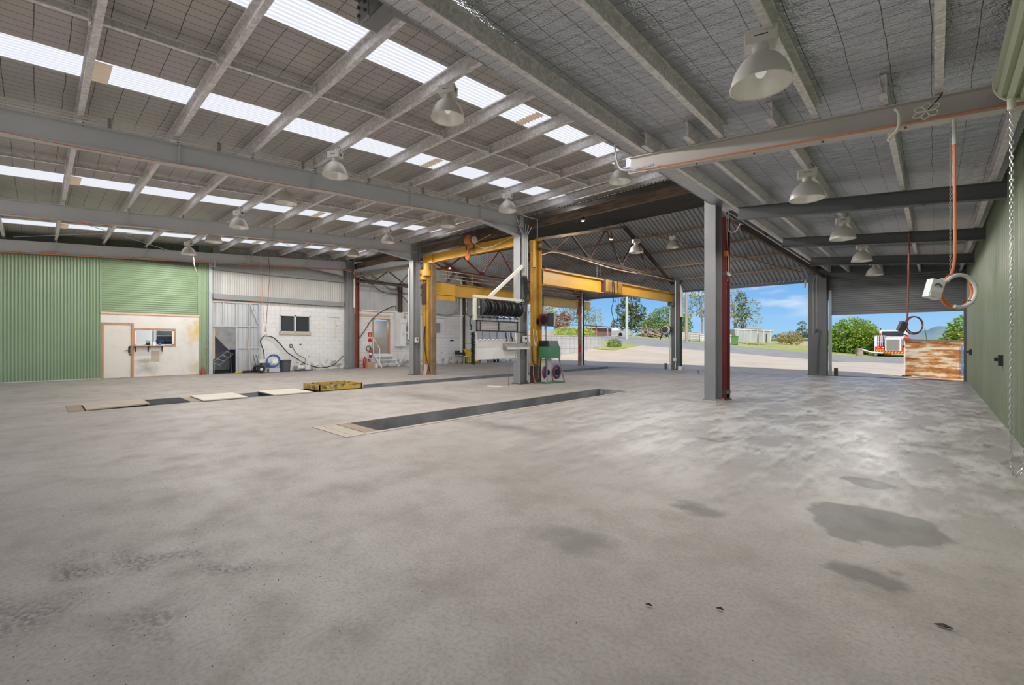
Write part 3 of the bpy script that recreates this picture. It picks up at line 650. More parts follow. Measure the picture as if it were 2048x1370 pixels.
# ------------------------------------------------------------------ steel frames
FX = (-3.68, -9.65, -15.65, -21.75)
zb = lambda y: 4.30+RS*y                               # rafter soffit
RD = .37
up_r = (0, -RS, 1)
names = ['grey steel rafter dividing the ribbed skylights from the silver foil roof', 'grey steel rafter carrying three white conduits', 'grey steel rafter between the two skylit bays over the long pit', 'grey steel rafter running above the green office wall']
FLY = {1: (1.7, 4.02, 6.45, 8.86), 2: (1.66, 5.27), 3: (.46, 2.85, 6.45, 8.86)}
for i, X in enumerate(FX):
    ya, yb_ = (2.30 if i == 0 else YF), 10.78; fw = .22 if i == 0 else .17
    t = thing('rafter', names[i], 'rafter', (X, ya, zb(ya)))
    MB().ibeam((X,ya,zb(ya)+RD/2), (X,yb_,zb(yb_)+RD/2), fw, RD, .014, .012, up_r).build('i_section', M['steel_rafter_lit' if i else 'steel'], t)
    y0, y1 = 8.75, 10.62; ha = zb(y0); hb = 4.68
    h = MB().add([(X-.085,y0,ha),(X+.085,y0,ha),(X+.085,y1,hb),(X-.085,y1,hb),(X-.085,y0,ha+.015),(X+.085,y0,ha+.015),(X+.085,y1,hb+.015),(X-.085,y1,hb+.015)], [(3,2,1,0),(4,5,6,7),(0,1,5,4),(1,2,6,5),(2,3,7,6),(3,0,4,7)])
    h.add([(X-.006,y0,ha),(X-.006,y1,hb),(X-.006,y1,zb(y1)),(X+.006,y0,ha),(X+.006,y1,hb),(X+.006,y1,zb(y1))], [(0,1,2),(5,4,3),(0,3,4,1),(1,4,5,2),(2,5,3,0)])
    h.build('haunch', M['steel_rafter_lit' if i else 'steel'], t)
    for y in FLY.get(i, ()):
        MB().bar((X+.05,y,zb(y)+.02), (X+.07,y+.02,zb(y)+.62), .045, .012).build('fly_brace', M['steel_rafter_lit' if i else 'steel'], t)
    if i == 0:
        MB().ibeam((-4.28,2.38,4.71), (-3.6,2.38,4.71), .17, .26).build('knee_bracket', M['steel_rafter_lit' if i else 'steel'], t)
        ep = MB().box(-4.14, -3.96, 2.18, 2.20, 4.47, 4.86).build('end_plate', M['steel_rafter_lit' if i else 'steel'], t)
        for yy in (-4.11, -3.99):
            for zz_ in (4.52, 4.6): MB().cyl((yy,2.155,zz_), .016, .025, 8, 'y').build('bolt', M['steel_dark'], ep)
tb = thing('tie_beam', 'dark stub beam bolted to the knee bracket at the near end of the foil-side rafter', 'beam', (-4.05, .6, 4.6))
MB().ibeam((-4.05,2.18,4.76), (-4.05,-1.0,4.64), .14, .2).build('i_section', M['steel_dark'], tb)
# columns
def column(i, X, Y, w, d, top, label, tone='steel'):
    t = thing('steel_column', label, 'column', (X, Y, 0))
    MB().ibeam((X,Y,.03), (X,Y,top), w, d, .016, .012, (0,1,0)).build('i_section', M[tone], t)
    bp = MB().box(X-w/2-.05, X+w/2+.04, Y-d/2-.05, Y+d/2+.05, 0, .03).build('base_plate', M['steel_warm'] if i == 0 else M['steel_dark'], t)
    for sx in (-1,1):
        for sy in (-1,1): MB().cyl((X+sx*(w/2+.015), Y+sy*(d/2+.025), .03), .014, .03, 8).build('bolt', M['chrome'], bp)
    return t
c0 = column(0, -3.64, 10.48, .24, .40, 4.72, 'tall grey column standing alone in front of the maroon post')
MB().box(-3.76, -3.52, 10.27, 10.285, 4.45, 4.72).build('end_plate', M['steel'], c0)
c1 = column(1, -9.67, 10.68, .29, .38, 5.35, 'grey column with white conduits beside the hose reel frame')
c2 = column(2, -15.64, 10.74, .29, .34, 5.35, 'grey column beside the yellow slewing jib post')
c3 = column(3, -21.74, 10.97, .34, .36, 5.5, 'grey column at the corner of the white block wall')
# purlins of the main roof with their bridging
PY = [-3.1, -1.9, -.72, .46, 1.66, 2.85, 4.06, 5.27, 6.45, 7.66, 8.86, 10.05, 10.8]
ordn = ['first','second','third','fourth','fifth','sixth','seventh','eighth','ninth','tenth','eleventh','twelfth','thirteenth']
for k, y in enumerate(PY):
    if y < -.8: continue
    n_ = len(PY)-k
    t = thing('roof_purlin', f'galvanised main roof purlin, {ordn[n_-1]} out from the old shed edge', 'purlin', (-12.8, y, zr(y)-.2), 'galvanised purlins of the main roof')
    MB().chan((XL+.02,y,zr(y)-.105), (-3.66,y,zr(y)-.105), .07, .2, .008, .02, up_r).build('c_section', M['galv'], t)
    if k < len(PY)-2:
        y2 = PY[k+1]
        for X in (-6.72, -12.6, -18.7):
            MB().chan((X,y+.04,zr(y)-.11), (X,y2-.04,zr(y2)-.11), .05, .09, .006, .012).box(X-.05, X+.05, y2-.07, y2-.05, zr(y2)-.2, zr(y2)-.06).build('bridging', M['galv'], t)
    for X in FX[1:]:
        MB().box(X-.05, X+.05, y+.036, y+.046, zr(y)-.32, zr(y)-.05).build('cleat', M['steel'], t)
# lean-to
LY = (6.3, 10.0, 13.75, 17.5)
lab = ['warm grey lean-to rafter with a pale cable knot, passing under the main frame', 'dark lean-to rafter behind the roller drum chain, second from the drum', 'dark lean-to rafter with the red-brown cord, third from the drum', 'dark lean-to rafter closest to the half open roller door']
zlt = lambda x: 3.82-.1*x
for i, y in enumerate(LY):
    x0, x1 = (-3.42 if i == 0 else -2.97), (.83-.03)
    t = thing('lean_to_rafter', lab[i], 'rafter', ((x0+x1)/2, y, 3.5))
    MB().ibeam((x0,y,zlt(x0)-.13), (x1,y,zlt(x1)-.13), .13, .25, .012, .01, (.1,0,1)).build('i_section', M['steel_warm' if i == 0 else 'steel_dark'], t)
    MB().box(x1-.0, x1+.012, y-.09, y+.09, zlt(x1)-.28, zlt(x1)+.02).build('end_plate', M['steel_warm'], t)
    for x in frange(x0+.3, x1-.3, 5): MB().cyl((x, y-.035, zlt(x)-.275), .012, .02, 6).build('bolt', M['steel_dark'], t)
def lp(x, y0, y1, label, flip=1):
    t = thing('lean_to_purlin', label, 'purlin', (x, (y0+y1)/2, zlt(x)), 'galvanised purlins of the lean-to')
    z = zlt(x)+.105
    MB().chan((x,y0,z), (x,y1,z), .065, .2, .008, .02, flip=flip).build('c_section', M['galv'], t)
    return t
for x, lb in ((-3.13,'beside the grey rafter'), (-2.05,'one bay in from the grey rafter'), (-1.0,'carrying the large lamp'), (.03,'by the green roller drum')):
    lp(x, YF, 6.37, 'galvanised purlin over the front lean-to bay, '+lb)
for x, lb in ((-3.03,'along the old shed edge'), (-2.43,'next to the old shed edge'), (-1.43,'with the row of lamps'), (-.39,'between the lamps and the hanging cables'), (.64,'against the green wall')):
    lp(x, 5.95, YB, 'long galvanised purlin over the rear lean-to bays, '+lb, -1)
tag(MB().bar((-3.2,11.1,3.95), (-3.2,YB-.2,3.95), .08, .12).build('eave_beam', M['rust_dark']), 'rusty eave beam along the join between old shed and lean-to', 'beam')
tag(MB().tube([(-3.25,10.7,4.0),(-3.25,21.5,4.0)], .03, 8).build('eave_pipe', M['maroon']), 'maroon pipe below the rusty eave beam', 'pipe')
# old shed posts
def hpost(name, X, Y, w, d, top, m, label, cat='post', base=True):
    t = thing(name, label, cat, (X, Y, 0))
    MB().ibeam((X,Y,0), (X,Y,top), w, d, .014, .012, (0,1,0)).build('i_section', M[m], t)
    if base: MB().box(X-w/2-.03, X+w/2+.03, Y-d/2-.03, Y+d/2+.03, 0, .02).build('base_plate', M['steel_dark'], t)
    return t
mp = hpost('shed_post', -3.56, 10.93, .20, .26, 4.2, 'maroon', 'maroon steel post directly behind the lone grey column')
for z in (.18, 2.9): MB().box(-3.67, -3.45, 10.79, 11.07, z-.04, z+.04).build('band', M['steel_dark'], mp)
hpost('shed_post', -21.84, 11.36, .30, .26, 4.75, 'red_steel', 'red oxide post beside the corner column of the block wall')
y1p = thing('crane_post', 'worn yellow crane post beside the conduit column', 'crane post', (-9.47, 11.2, 0))
MB().ibeam((-9.47,11.2,0), (-9.47,11.2,4.6), .24, .30, .018, .014, (0,1,0)).build('i_section', M['crane_worn'], y1p)
MB().box(-9.62, -9.32, 11.03, 11.37, 4.6, 4.64).build('cap_plate', M['crane'], y1p); MB().cyl((-9.40,11.02,3.75), .045, .85, 12).build('pivot_pin', M['crane'], y1p)
MB().box(-9.6, -9.34, 11.04, 11.36, 0, .55).build('base_sleeve', M['rust_dark'], y1p)
y2p = thing('crane_post', 'broad yellow crane post beneath the jib arm', 'crane post', (-15.28, 11.2, 0))
MB().ibeam((-15.42,11.18,0), (-15.42,11.18,4.25), .22, .30, .016, .012, (0,1,0)).build('i_section', M['crane_worn'], y2p)
MB().box(-15.28, -15.14, 11.05, 11.32, 0, 4.45).build('box_section', M['crane_worn'], y2p)
MB().box(-15.05, -14.93, 11.1, 11.3, 0, 4.5).build('rusty_edge', M['rust_tan'], y2p)
MB().box(-15.5, -15.25, 10.98, 11.03, 2.9, 3.75).build('winch_bracket', M['rust_dark'], y2p)
for z in (3.95, 4.2): MB().cyl((-15.4,11.0,z-.05), .16, .16, 16).build('pivot_collar', M['crane'], y2p)
tag(MB().bar((-15.2,10.92,0), (-15.2,11.0,.42), .14, .02, (1,0,0)).build('white_board', M['white_dull']), 'small white board leaning on the foot of the broad crane post', 'board')
def back_post(X, Y, w, label, m='steel_dark'):
    return hpost('rear_post', X, Y, w, .28, 4.4, m, label)
bp1 = back_post(-15.07, 21.9, .26, 'weathered rear post beside the shrubs and retaining wall', 'rust_tan')
MB().tube([(-14.9,21.75,0),(-14.9,21.75,4.2)], .035, 8).build('downpipe', M['chrome'], bp1)
MB().box(-15.25, -14.98, 21.7, 21.75, 2.95, 3.7).build('painted_band', M['red_steel'], bp1)
MB().box(-15.1, -15.0, 21.72, 21.76, .75, 1.2).build('sticker', M['red'], bp1)
bp2 = hpost('rear_post', -9.15, 21.42, .42, .3, 4.4, 'steel_dark', 'dark rear post with the small hose drum and white downpipe')
MB().tube([(-9.42,21.25,0),(-9.42,21.25,3.1)], .03, 8).build('conduit', M['conduit'], bp2)
MB().tube([(-9.12,21.2,.05),(-9.12,21.2,4.3)], .028, 8).build('conduit', M['conduit'], bp2)
MB().tube([(-8.88,21.35,2.55),(-8.88,21.35,3.75),(-9.0,21.4,4.1)], .07, 10).build('downpipe', M['white'], bp2)
MB().box(-8.97, -8.8, 21.15, 21.25, .0, .18).build('junction_box', M['white_dull'], bp2)
MB().box(-9.2, -9.05, 21.1, 21.2, .42, .55).build('junction_box', M['white_dull'], bp2)
bp3 = hpost('rear_post', -3.42, 21.6, .62, .36, 4.05, 'steel_dark', 'broad charcoal rear post next to the half open roller door')
MB().box(-3.75, -3.05, 21.72, 21.8, 3.0, 4.45).build('head_plate', M['steel_dark'], bp3); MB().box(-3.72, -3.1, 21.55, 21.6, 0, 4.0).build('cover_plate', M['steel_dark'], bp3)
MB().tube([(-3.55,21.4,1.65),(-3.55,21.4,3.6),(-3.5,21.4,3.9)], .02, 8).build('conduit', M['steel'], bp3); MB().tube([(-3.42,21.4,1.9),(-3.42,21.4,4.0)], .015, 8).build('conduit', M['steel'], bp3)
MB().tube(spline([(-3.5,21.38,1.7),(-3.4,21.36,1.85),(-3.33,21.36,1.7),(-3.38,21.36,1.2),(-3.4,21.36,.6),(-3.42,21.36,.1)]), .02, 8).build('hose', M['grey_plastic'], bp3)
MB().box(-3.22, -3.12, 21.46, 21.53, 1.45, 1.78).build('control_box', M['white_dull'], bp3)
MB().cyl((-3.25,21.5,.16), .035, .03, 10, 'y').build('reflector', M['white'], bp3)
tag(MB().tube([(-3.86,21.5,3.55),(-3.8,21.35,3.85)], .035, 8).build('strip_light', M['white']), 'small white strip light at the top of the broad charcoal post', 'light')
tag(MB().box(-9.72, -9.6, 21.3, 21.34, 0, .30).build('door_stop', M['grey_plastic']), 'grey bollard stub on the threshold beside the dark rear post', 'bollard')
# rear roller door
rr_ = thing('roller_door', 'charcoal roller door half rolled down over the rear opening', 'roller door', (-1.1, 21.75, 2.42))
c = MB(); c.sheet(lambda x, z: (x, 21.72-.024*abs(math.sin(math.pi*(z-2.44)/.083))**.6, z), [.80, -3.05], frange(2.44, 3.86, 150)); c.build('curtain', M['charcoal_curtain'], rr_, smooth=True)
MB().box(-3.05, .78, 21.69, 21.74, 2.40, 2.48).build('bottom_bar', M['steel_dark'], rr_)
MB().box(-3.08, -2.98, 21.66, 21.76, 0, 3.4).build('guide', M['haul'], rr_); MB().box(.72, .82, 21.66, 21.76, 0, 3.9).build('guide', M['steel_dark'], rr_)
MB().box(-3.12, .84, 21.7, 21.78, 3.84, 4.4).build('head_box', M['steel_dark'], rr_)
struct(MB().box(-3.1, .82, 21.6, 21.78, -.005, .012).build('trim_7', M['black']))
tag(MB().box(-2.92, -2.80, 21.8, 21.9, 0, .30).build('timber_block', M['rust_dark']), 'brown timber block standing at the foot of the roller door guide', 'block')
# trusses
def truss(X, label, m='rust_dark'):
    t = thing('roof_truss', label, 'truss', (X, 16.3, 4.35))
    zc = lambda y: 4.62+(6.08-4.62)*(y-11)/(16.6-11) if y < 16.6 else 6.08-(y-16.6)*.405
    for s_ in (-.05, .05):
        MB().bar((X+s_,11.05,zc(11.05)), (X+s_,16.6,zc(16.6)), .05, .09).build('top_chord', M['rust_tan'], t)
        MB().bar((X+s_,16.6,zc(16.6)), (X+s_,21.9,zc(21.9)), .05, .10).build('top_chord', M[m], t)
    bc_ = MB().bar((X,11.05,4.40), (X,21.7,4.40), .09, .07).build('bottom_chord', M[m], t)
    ap = [11.9, 14.05, 16.35, 18.8, 20.5]; tp = [11.3, 12.9, 15.2, 17.5, 19.7, 21.3]
    for k, y in enumerate(ap):
        MB().bar((X,y,4.42), (X,tp[k],zc(tp[k])), .06, .05).build('web_member', M[m], t); MB().bar((X,y,4.42), (X,tp[k+1],zc(tp[k+1])), .06, .05).build('web_member', M[m], t)
        MB().box(X-.012, X+.012, y-.16, y+.16, 4.33, 4.56).build('gusset', M[m], bc_)
    return t
truss(-3.45, 'rusty roof truss above the maroon post'); truss(-9.3, 'rusty roof truss above the middle crane beam'); truss(-15.15, 'rusty roof truss above the railed crane beam', 'red_steel'); truss(-21.2, 'rusty roof truss against the old shed end wall')
for k, (y, lb) in enumerate(((17.75,'closest to the ridge'), (18.95,'second below the ridge'), (20.15,'third below the ridge'), (21.3,'just above the rear eave'))):
    z = RG[1]-(y-RG[0])*.405-.06
    tag(MB().bar((oX0,y,z), (oX1,y,z), .05, .06).build('shed_purlin', M['rust_tan']), 'rusty purlin on the far slope of the old roof, '+lb, 'purlin', 'rusty purlins under the old roof')
for X0_, X1_, lb in ((-9.0,-4.0,'over the bay beside the lone column'), (-14.5,-9.9,'over the middle bay of the old shed')):
    z = lambda y: RG[1]-(y-RG[0])*.405-.13
    tag(MB().bar((X0_,17.2,z(17.2)), (X1_,21.5,z(21.5)), .05, .03).build('roof_brace', M['rust_tan']), 'thin rusty diagonal brace '+lb, 'brace')
tag(MB().box(oX0, oX1, FE[0]-.02, FE[0]+.1, FE[1]-.09, FE[1]+.02).build('gutter', M['steel_dark']), 'dark gutter along the rear eave of the old shed', 'gutter')
# crane beams
ba = thing('crane_beam', 'long yellow crane beam with a pipe railing on top', 'crane beam', (-15.15, 16.5, 3.3))
MB().ibeam((-15.15,11.33,3.56), (-15.15,18.3,3.56), .22, .52, .022, .016).build('i_section', M['crane'], ba); MB().ibeam((-15.15,18.3,3.50), (-15.15,23.0,3.50), .22, .46, .022, .016).build('end_section', M['crane_pale'], ba)
MB().box(-15.06, -15.04, 11.33, 12.4, 3.1, 3.8).build('stiffener_plate', M['crane'], ba); MB().box(-15.3, -15.0, 18.2, 18.35, 3.25, 3.83).build('splice_plate', M['rust_dark'], ba)
MB().box(-15.27, -15.03, 11.3, 22.9, 3.82, 3.86).build('runway_rail', M['rust_tan'], ba)
rl = thing('pipe_railing', 'pale pink pipe railing along the top of the railed crane beam', 'railing', (-15.0, 16, 3.86))
for z in (4.02, 4.17, 4.32): MB().tube([(-14.98,11.6,z),(-14.98,21.7,z)], .016, 6).build('rail', M['pine_pale'], rl)
for q, y in enumerate(frange(11.9, 21.7, 7)): MB().tube([(-14.98,y,3.85),(-14.98,y,4.34)], .02, 6).build('rail_post', M['crane'] if q in (1,4) else M['rust_tan'], rl)
bb = thing('crane_beam', 'yellow crane beam spanning from the conduit column to the dark rear post', 'crane beam', (-9.3, 16.3, 3.2))
MB().ibeam((-9.3,11.36,3.46), (-9.3,14.9,3.46), .24, .50, .022, .016).build('i_section', M['crane'], bb); MB().ibeam((-9.3,14.9,3.49), (-9.3,21.3,3.49), .22, .44, .022, .016).build('end_section', M['crane'], bb)
MB().box(-9.45, -9.15, 14.86, 14.95, 3.2, 3.74).build('splice_plate', M['rust_dark'], bb); MB().box(-9.42, -9.2, 11.34, 21.2, 3.71, 3.75).build('runway_rail', M['rust_tan'], bb)
MB().box(-9.17, -9.16, 14.96, 16.2, 3.28, 3.68).build('patch_plate', M['crane_worn'], bb)
bp_ = MB().box(-9.42, -9.15, 21.0, 21.28, 3.1, 3.27); bp_.build('seat_bracket', M['steel_dark'], bb)
jb = thing('jib_arm', 'yellow jib arm with an orange hoist, reaching across from the broad crane post', 'jib crane', (-15.2, 10.97, 4.5))
MB().ibeam((-15.3,10.99,4.71), (-9.9,10.99,4.71), .15, .34, .018, .012).build('i_section', M['crane'], jb); MB().box(-15.31, -15.29, 10.9, 11.08, 4.54, 4.88).build('end_plate', M['crane'], jb)
MB().box(-14.72, -14.7, 10.9, 10.98, 4.55, 4.87).build('stiffener', M['crane'], jb); MB().cyl((-15.18,11.0,4.28), .14, .27, 16).build('pivot', M['crane'], jb)
MB().cyl((-15.18,11.0,4.05), .2, .23, 16).build('pivot_housing', M['crane'], jb)
ho = thing('chain_hoist', 'orange electric chain hoist riding on the yellow jib arm', 'hoist', (-12.3, 10.97, 4.4))
MB().box(-12.52, -12.49, 10.8, 10.84, 4.72, 5.28).box(-12.1, -12.07, 10.8, 10.84, 4.72, 5.28).box(-12.52, -12.07, 10.8, 10.84, 4.70, 4.74).build('trolley_frame', M['steel_dark'], ho)
MB().lathe([(.1,-.17),(.14,-.15),(.14,.15),(.1,.17)], (-12.29,10.78,5.02), 16, 'x').build('motor', M['orange'], ho); MB().box(-12.39, -12.2, 10.72, 10.86, 4.88, 5.2).build('gearbox', M['orange'], ho)
MB().cyl((-12.04,10.78,5.0), .12, .06, 14, 'x').build('cable_drum', M['ballast'], ho)
MB().tube(spline([(-12.35,10.82,4.74),(-12.42,10.8,4.55),(-12.46,10.8,4.42),(-12.38,10.8,4.36),(-12.33,10.8,4.5)]), .05, 8).build('chain_bag', M['orange'], ho)
MB().tube([(-12.3,10.82,4.7),(-12.3,10.82,4.45)], .02, 6).build('hook_chain', M['steel_dark'], ho)
tag(MB().tube(spline([(-9.95,10.9,4.9),(-10.6,10.85,4.75),(-11.4,10.8,4.62),(-11.9,10.8,4.78),(-12.1,10.78,4.95)]), .012, 6).build('supply_cable', M['cream']), 'slack cream cable looping from the conduit column to the orange hoist', 'cable')
tag(MB().tube(spline([(-14.9,11.25,4.75),(-14.0,11.2,4.72),(-13.2,11.2,4.85),(-12.6,11.2,5.0),(-11.6,11.2,5.2)]), .014, 6).build('supply_cable', M['cream']), 'cream cable sagging between hoist and broad crane post under the old roof edge', 'cable')
# ------------------------------------------------------------------ high bay lamps
def lamp_proto():
    t = thing('high_bay_lamp', 'x', 'lamp', (0,0,0), 'high bay lamps under the roof')
    pr = [(.232,0),(.228,.03),(.215,.08),(.19,.14),(.15,.2),(.10,.245),(.07,.262)]
    rf = MB().lathe(pr, n=32, caps=False).build('reflector', M['alu'], t, smooth=True)
    MB().lathe([(r+.004,h+.003) for r, h in pr], n=32, caps=False).build('reflector_shell', M['alu_out'], t, smooth=True)
    po = [(r+.003,h+.002) for r, h in pr]
    MB().tube([(.234*math.cos(a), .234*math.sin(a), .002) for a in [2*math.pi*k/32 for k in range(32)]], .006, 6, closed=True).build('rim', M['ballast'], rf)
    MB().lathe([(.07,.262),(.062,.27),(.062,.33),(.075,.335)], n=20).build('neck', M['alu_out'], t, smooth=True)
    b = MB().box(-.12, .12, -.075, .075, .335, .445); b.box(-.125, .125, -.08, .08, .43, .45); bb_ = b.build('ballast_box', M['ballast'], t)
    MB().box(-.05, .05, -.076, -.074, .39, .4).box(.121, .126, -.03, .03, .37, .41).build('vent', M['grey_plastic'], bb_)
    MB().tube(spline([(.0,0,.45),(.015,0,.49),(.0,0,.515),(-.01,0,.49)]), .006, 6).build('hook', M['chrome'], bb_)
    MB().ball((0,0,.15), .05, .05, .085, 14, 10).build('bulb', M['bulb'], t, smooth=True)
    MB().tube(spline([(.06,.02,.45),(.09,.04,.52),(.05,.05,.57),(.0,.05,.56)]), .005, 6).build('flex', M['black'], bb_)
    return t
zm = lambda y: zr(y)-.72
LAMPS = [(-5.07,4.04,zm(4.04),.5,'first lamp beside the skylight next to the silver foil roof'), (-8.38,3.94,zm(3.94),.5,'lamp just this side of the conduit rafter, hung low under its second skylight'),
 (-10.87,3.94,zm(3.94),.5,'lamp just beyond the conduit rafter, over the middle of the skylit bay'), (-14.06,3.86,zm(3.86),.5,'lamp under the long-pit skylight, in front of the second skylit rafter'),
 (-19.67,3.79,zm(3.79),.5,'lamp with the hanging white flex in front of the green roller door'), (-16.67,3.87,zm(3.87),.5,'lamp between the second and third skylit rafters, above the cream cladding'),
 (-8.32,8.65,zm(8.65),.5,'lamp at the far end of the conduit rafter, by the conduit column'), (-5.03,8.80,zm(8.8),.5,'lamp by the bare end of the warm grey lean-to rafter'),
 (-10.72,8.55,zm(8.55),.5,'lamp in front of the jib arm and its orange hoist'), (-13.95,8.45,zm(8.45),.5,'lamp at the far end of the second skylit rafter, by the broad crane post'),
 (-17.3,8.9,zm(8.9),.5,'lamp near the red oxide post at the corner of the block wall'),
 (-1.08,4.24,3.51,.3,'very large lamp over the open floor under the silver foil'), (-1.44,8.19,3.54,.3,'lean-to lamp just behind the warm grey rafter'),
 (-1.44,11.88,3.54,.3,'lean-to lamp just behind the second rafter'), (-1.45,15.46,3.54,.3,'lean-to lamp just behind the third rafter'), (-1.44,18.95,3.54,.3,'lean-to lamp in front of the charcoal roller door'),
 (-7.5,14.2,4.42,.9,'dark old-shed lamp hanging beside the truss'), (-7.6,17.4,5.1,.2,'dark old-shed lamp hanging alone under the sooty roof')]
lp0 = lamp_proto(); first = True
for x, y, z, rz, lb in LAMPS:
    o = lp0 if first else copy_tree(lp0)
    o.location = (x,y,z); o.rotation_euler = (0,0,rz); o['label'] = lb; first = False
BULBS = []
for x, y, z, w_, lb in ((-8.6,12.6,5.40,40,'bare bulb fitting under the timber fascia beam'), (-8.3,13.9,4.95,40,'small pendant fitting between the truss webs'), (-15.9,13.4,5.45,110,'bulb fitting under the old roof beyond the orange hoist'), (-18.9,15.2,5.3,150,'added fill bulb under the old roof by the zinc end wall')):  # last fitting is invented to carry fill light
    BULBS.append((x,y,z,w_))
    t = thing('bulb_fitting', lb, 'lamp', (x,y,z))
    MB().ball((x,y,z+.03), .07, .07, .05).build('bulb', M['white'], t, smooth=True); MB().lathe([(.09,.05),(.04,.12),(.02,.3)], (x,y,z), 14).build('holder', M['rust_dark'], t)
# ------------------------------------------------------------------ conduits along the rafters and on the column
X = FX[1]
cr = thing('conduit_run', 'three white conduits clipped along the top of the second rafter', 'conduit', (X, 5, 5))
for k in range(3):
    MB().tube([(X+.10+.0*k, YF, zb(YF)+RD+.03+.045*k), (X+.10, 10.3, zb(10.3)+RD+.03+.045*k)]+([(X+.25,10.55,5.30),(-9.25,11.0,5.25),(-9.38,11.15,4.65)] if k == 2 else []), .014, 6).build('conduit', M['conduit'], cr)
for y in frange(.8, 9.8, 6): MB().box(X+.07, X+.13, y-.02, y+.02, zb(y)+RD, zb(y)+RD+.15).build('clip', M['steel'], cr)
rc = thing('conduit_drop', 'fan of white conduits running down the face of the grey column', 'conduit', (-9.5, 10.7, 2.9))
for k in range(6):
    y = 10.55+.05*k; zt = 5.15-.03*k
    MB().tube([(-9.50, y-.25+.09*k, zt+.05), (-9.50, y, 4.75), (-9.505, y, 3.4 if k < 5 else .1)], .013, 6).build('conduit', M['conduit'], rc)
bh = thing('hose_bundle', 'black hoses dropping from the conduits to the reels on the column', 'hose', (-9.48, 10.6, 2.5))
for k in range(5): MB().tube(spline([(-9.50,10.55+.05*k,3.45),(-9.46,10.58+.06*k,3.0),(-9.43,10.56+.06*k,2.75-.02*k),(-9.40,10.3+.04*k,2.52),(-9.40,9.9-.22*k,2.56),(-9.42,9.6-.22*k,2.50)]), .016, 6).build('hose', M['black'], bh)
oc = thing('orange_conduit', 'orange conduit running below the rafter above the green wall', 'conduit', (FX[3], 3, 4.3))
MB().tube([(FX[3]+.06,YF,zb(YF)-.03)]+[(FX[3]+.06,y,zb(y)-.03) for y in (2,6,10.2)]+[(-21.6,10.75,4.95),(-21.45,11.05,4.9),(-21.42,11.1,4.6),(-21.42,11.1,3.0),(-21.44,11.12,2.85),(-21.5,11.15,2.8)], .022, 8).build('pipe', M['copper'], oc)
MB().tube([(-21.42,11.06,4.55),(-21.42,11.06,3.1)], .03, 6).build('clip_rail', M['cream'], oc)
for y in (.46, 2.85, 6.45): MB().tube(spline([(FX[3]+.09,y-.4,zb(y)-.02),(FX[3]+.09,y,zb(y)+.05),(FX[3]+.09,y+.4,zb(y)-.02)]), .012, 6).build('cable_loop', M['copper'], oc)
for X, lb in ((FX[1],'thin orange cable slung along the underside of the rafter with three conduits'), (FX[2],'thin orange cable slung along the underside of the rafter over the long pit')):
    pts = [];
    for k, y in enumerate(frange(-.5, 9.5, 12)): pts.append((X+.08, y, zb(y)-.012+(.03 if k % 3 == 0 else 0)))
    tag(MB().tube(spline(pts, 3), .009, 5).build('orange_cable', M['copper']), lb, 'cable')
tag(MB().tube([(FX[3]+.1,5.06,4.72),(FX[3]+.1,5.06,4.45),(FX[3]+.12,5.5,4.60),(FX[3]+.12,5.6,5.05)][:2]+[(FX[3]+.1,4.95,4.45)], .016, 6).build('white_conduit', M['conduit']), 'white conduit bend at the head of the jamb post', 'conduit')
for a, c_, lb in (((-21.6,-.5,4.72),(-15.8,3.6,4.72),'thin steel bracing wire crossing in front of the office rafter'), ((-21.6,4.2,4.72),(-15.8,-.6,4.70),'second thin bracing wire crossing the bay above the office wall'), ((-21.6,9.6,5.30),(-15.8,4.6,4.95),'thin bracing wire over the cream clad bay')):
    tag(MB().tube([a, c_], .008, 5).build('bracing_wire', M['haul']), lb, 'wire')
wf = tag(MB().tube(spline([(-19.67,3.79,zm(3.79)+.45),(-19.92,3.9,zm(3.79)+.3),(-20.0,4.0,zm(3.79)),(-20.2,4.1,4.1),(-20.9,4.5,3.6),(-21.8,4.95,3.35)]), .01, 5).build('white_flex', M['cream']), 'slack white flex from the green-door lamp down to the jamb post', 'cable')
# ------------------------------------------------------------------ hose reel frame
FXX = -9.45
fr = thing('reel_frame', 'white bracket frame cantilevered from the conduit column, holding the black reels', 'frame', (FXX, 9.5, 2.65))
MB().box(FXX-.04, FXX+.04, 8.45, 10.55, 2.59, 2.67).build('top_rail', M['cream'], fr)
MB().box(FXX-.04, FXX+.04, 8.45, 8.53, 1.95, 2.6).build('end_post', M['cream'], fr)
MB().box(FXX-.03, FXX+.03, 10.18, 10.24, 1.38, 2.6).build('inner_post', M['cream'], fr)
MB().bar((FXX,9.08,2.66), (FXX,10.5,3.72), .06, .09).build('brace', M['cream'], fr)
MB().box(FXX-.03, FXX+.03, 8.5, 10.3, 2.03, 2.06).build('lower_rail', M['steel_dark'], fr)
RL = ['black hose reel at the free end of the white frame', 'second black hose reel from the free end of the white frame', 'third black hose reel from the free end of the white frame', 'third black hose reel from the conduit column', 'second black hose reel from the conduit column', 'black hose reel closest to the conduit column']
hr = None
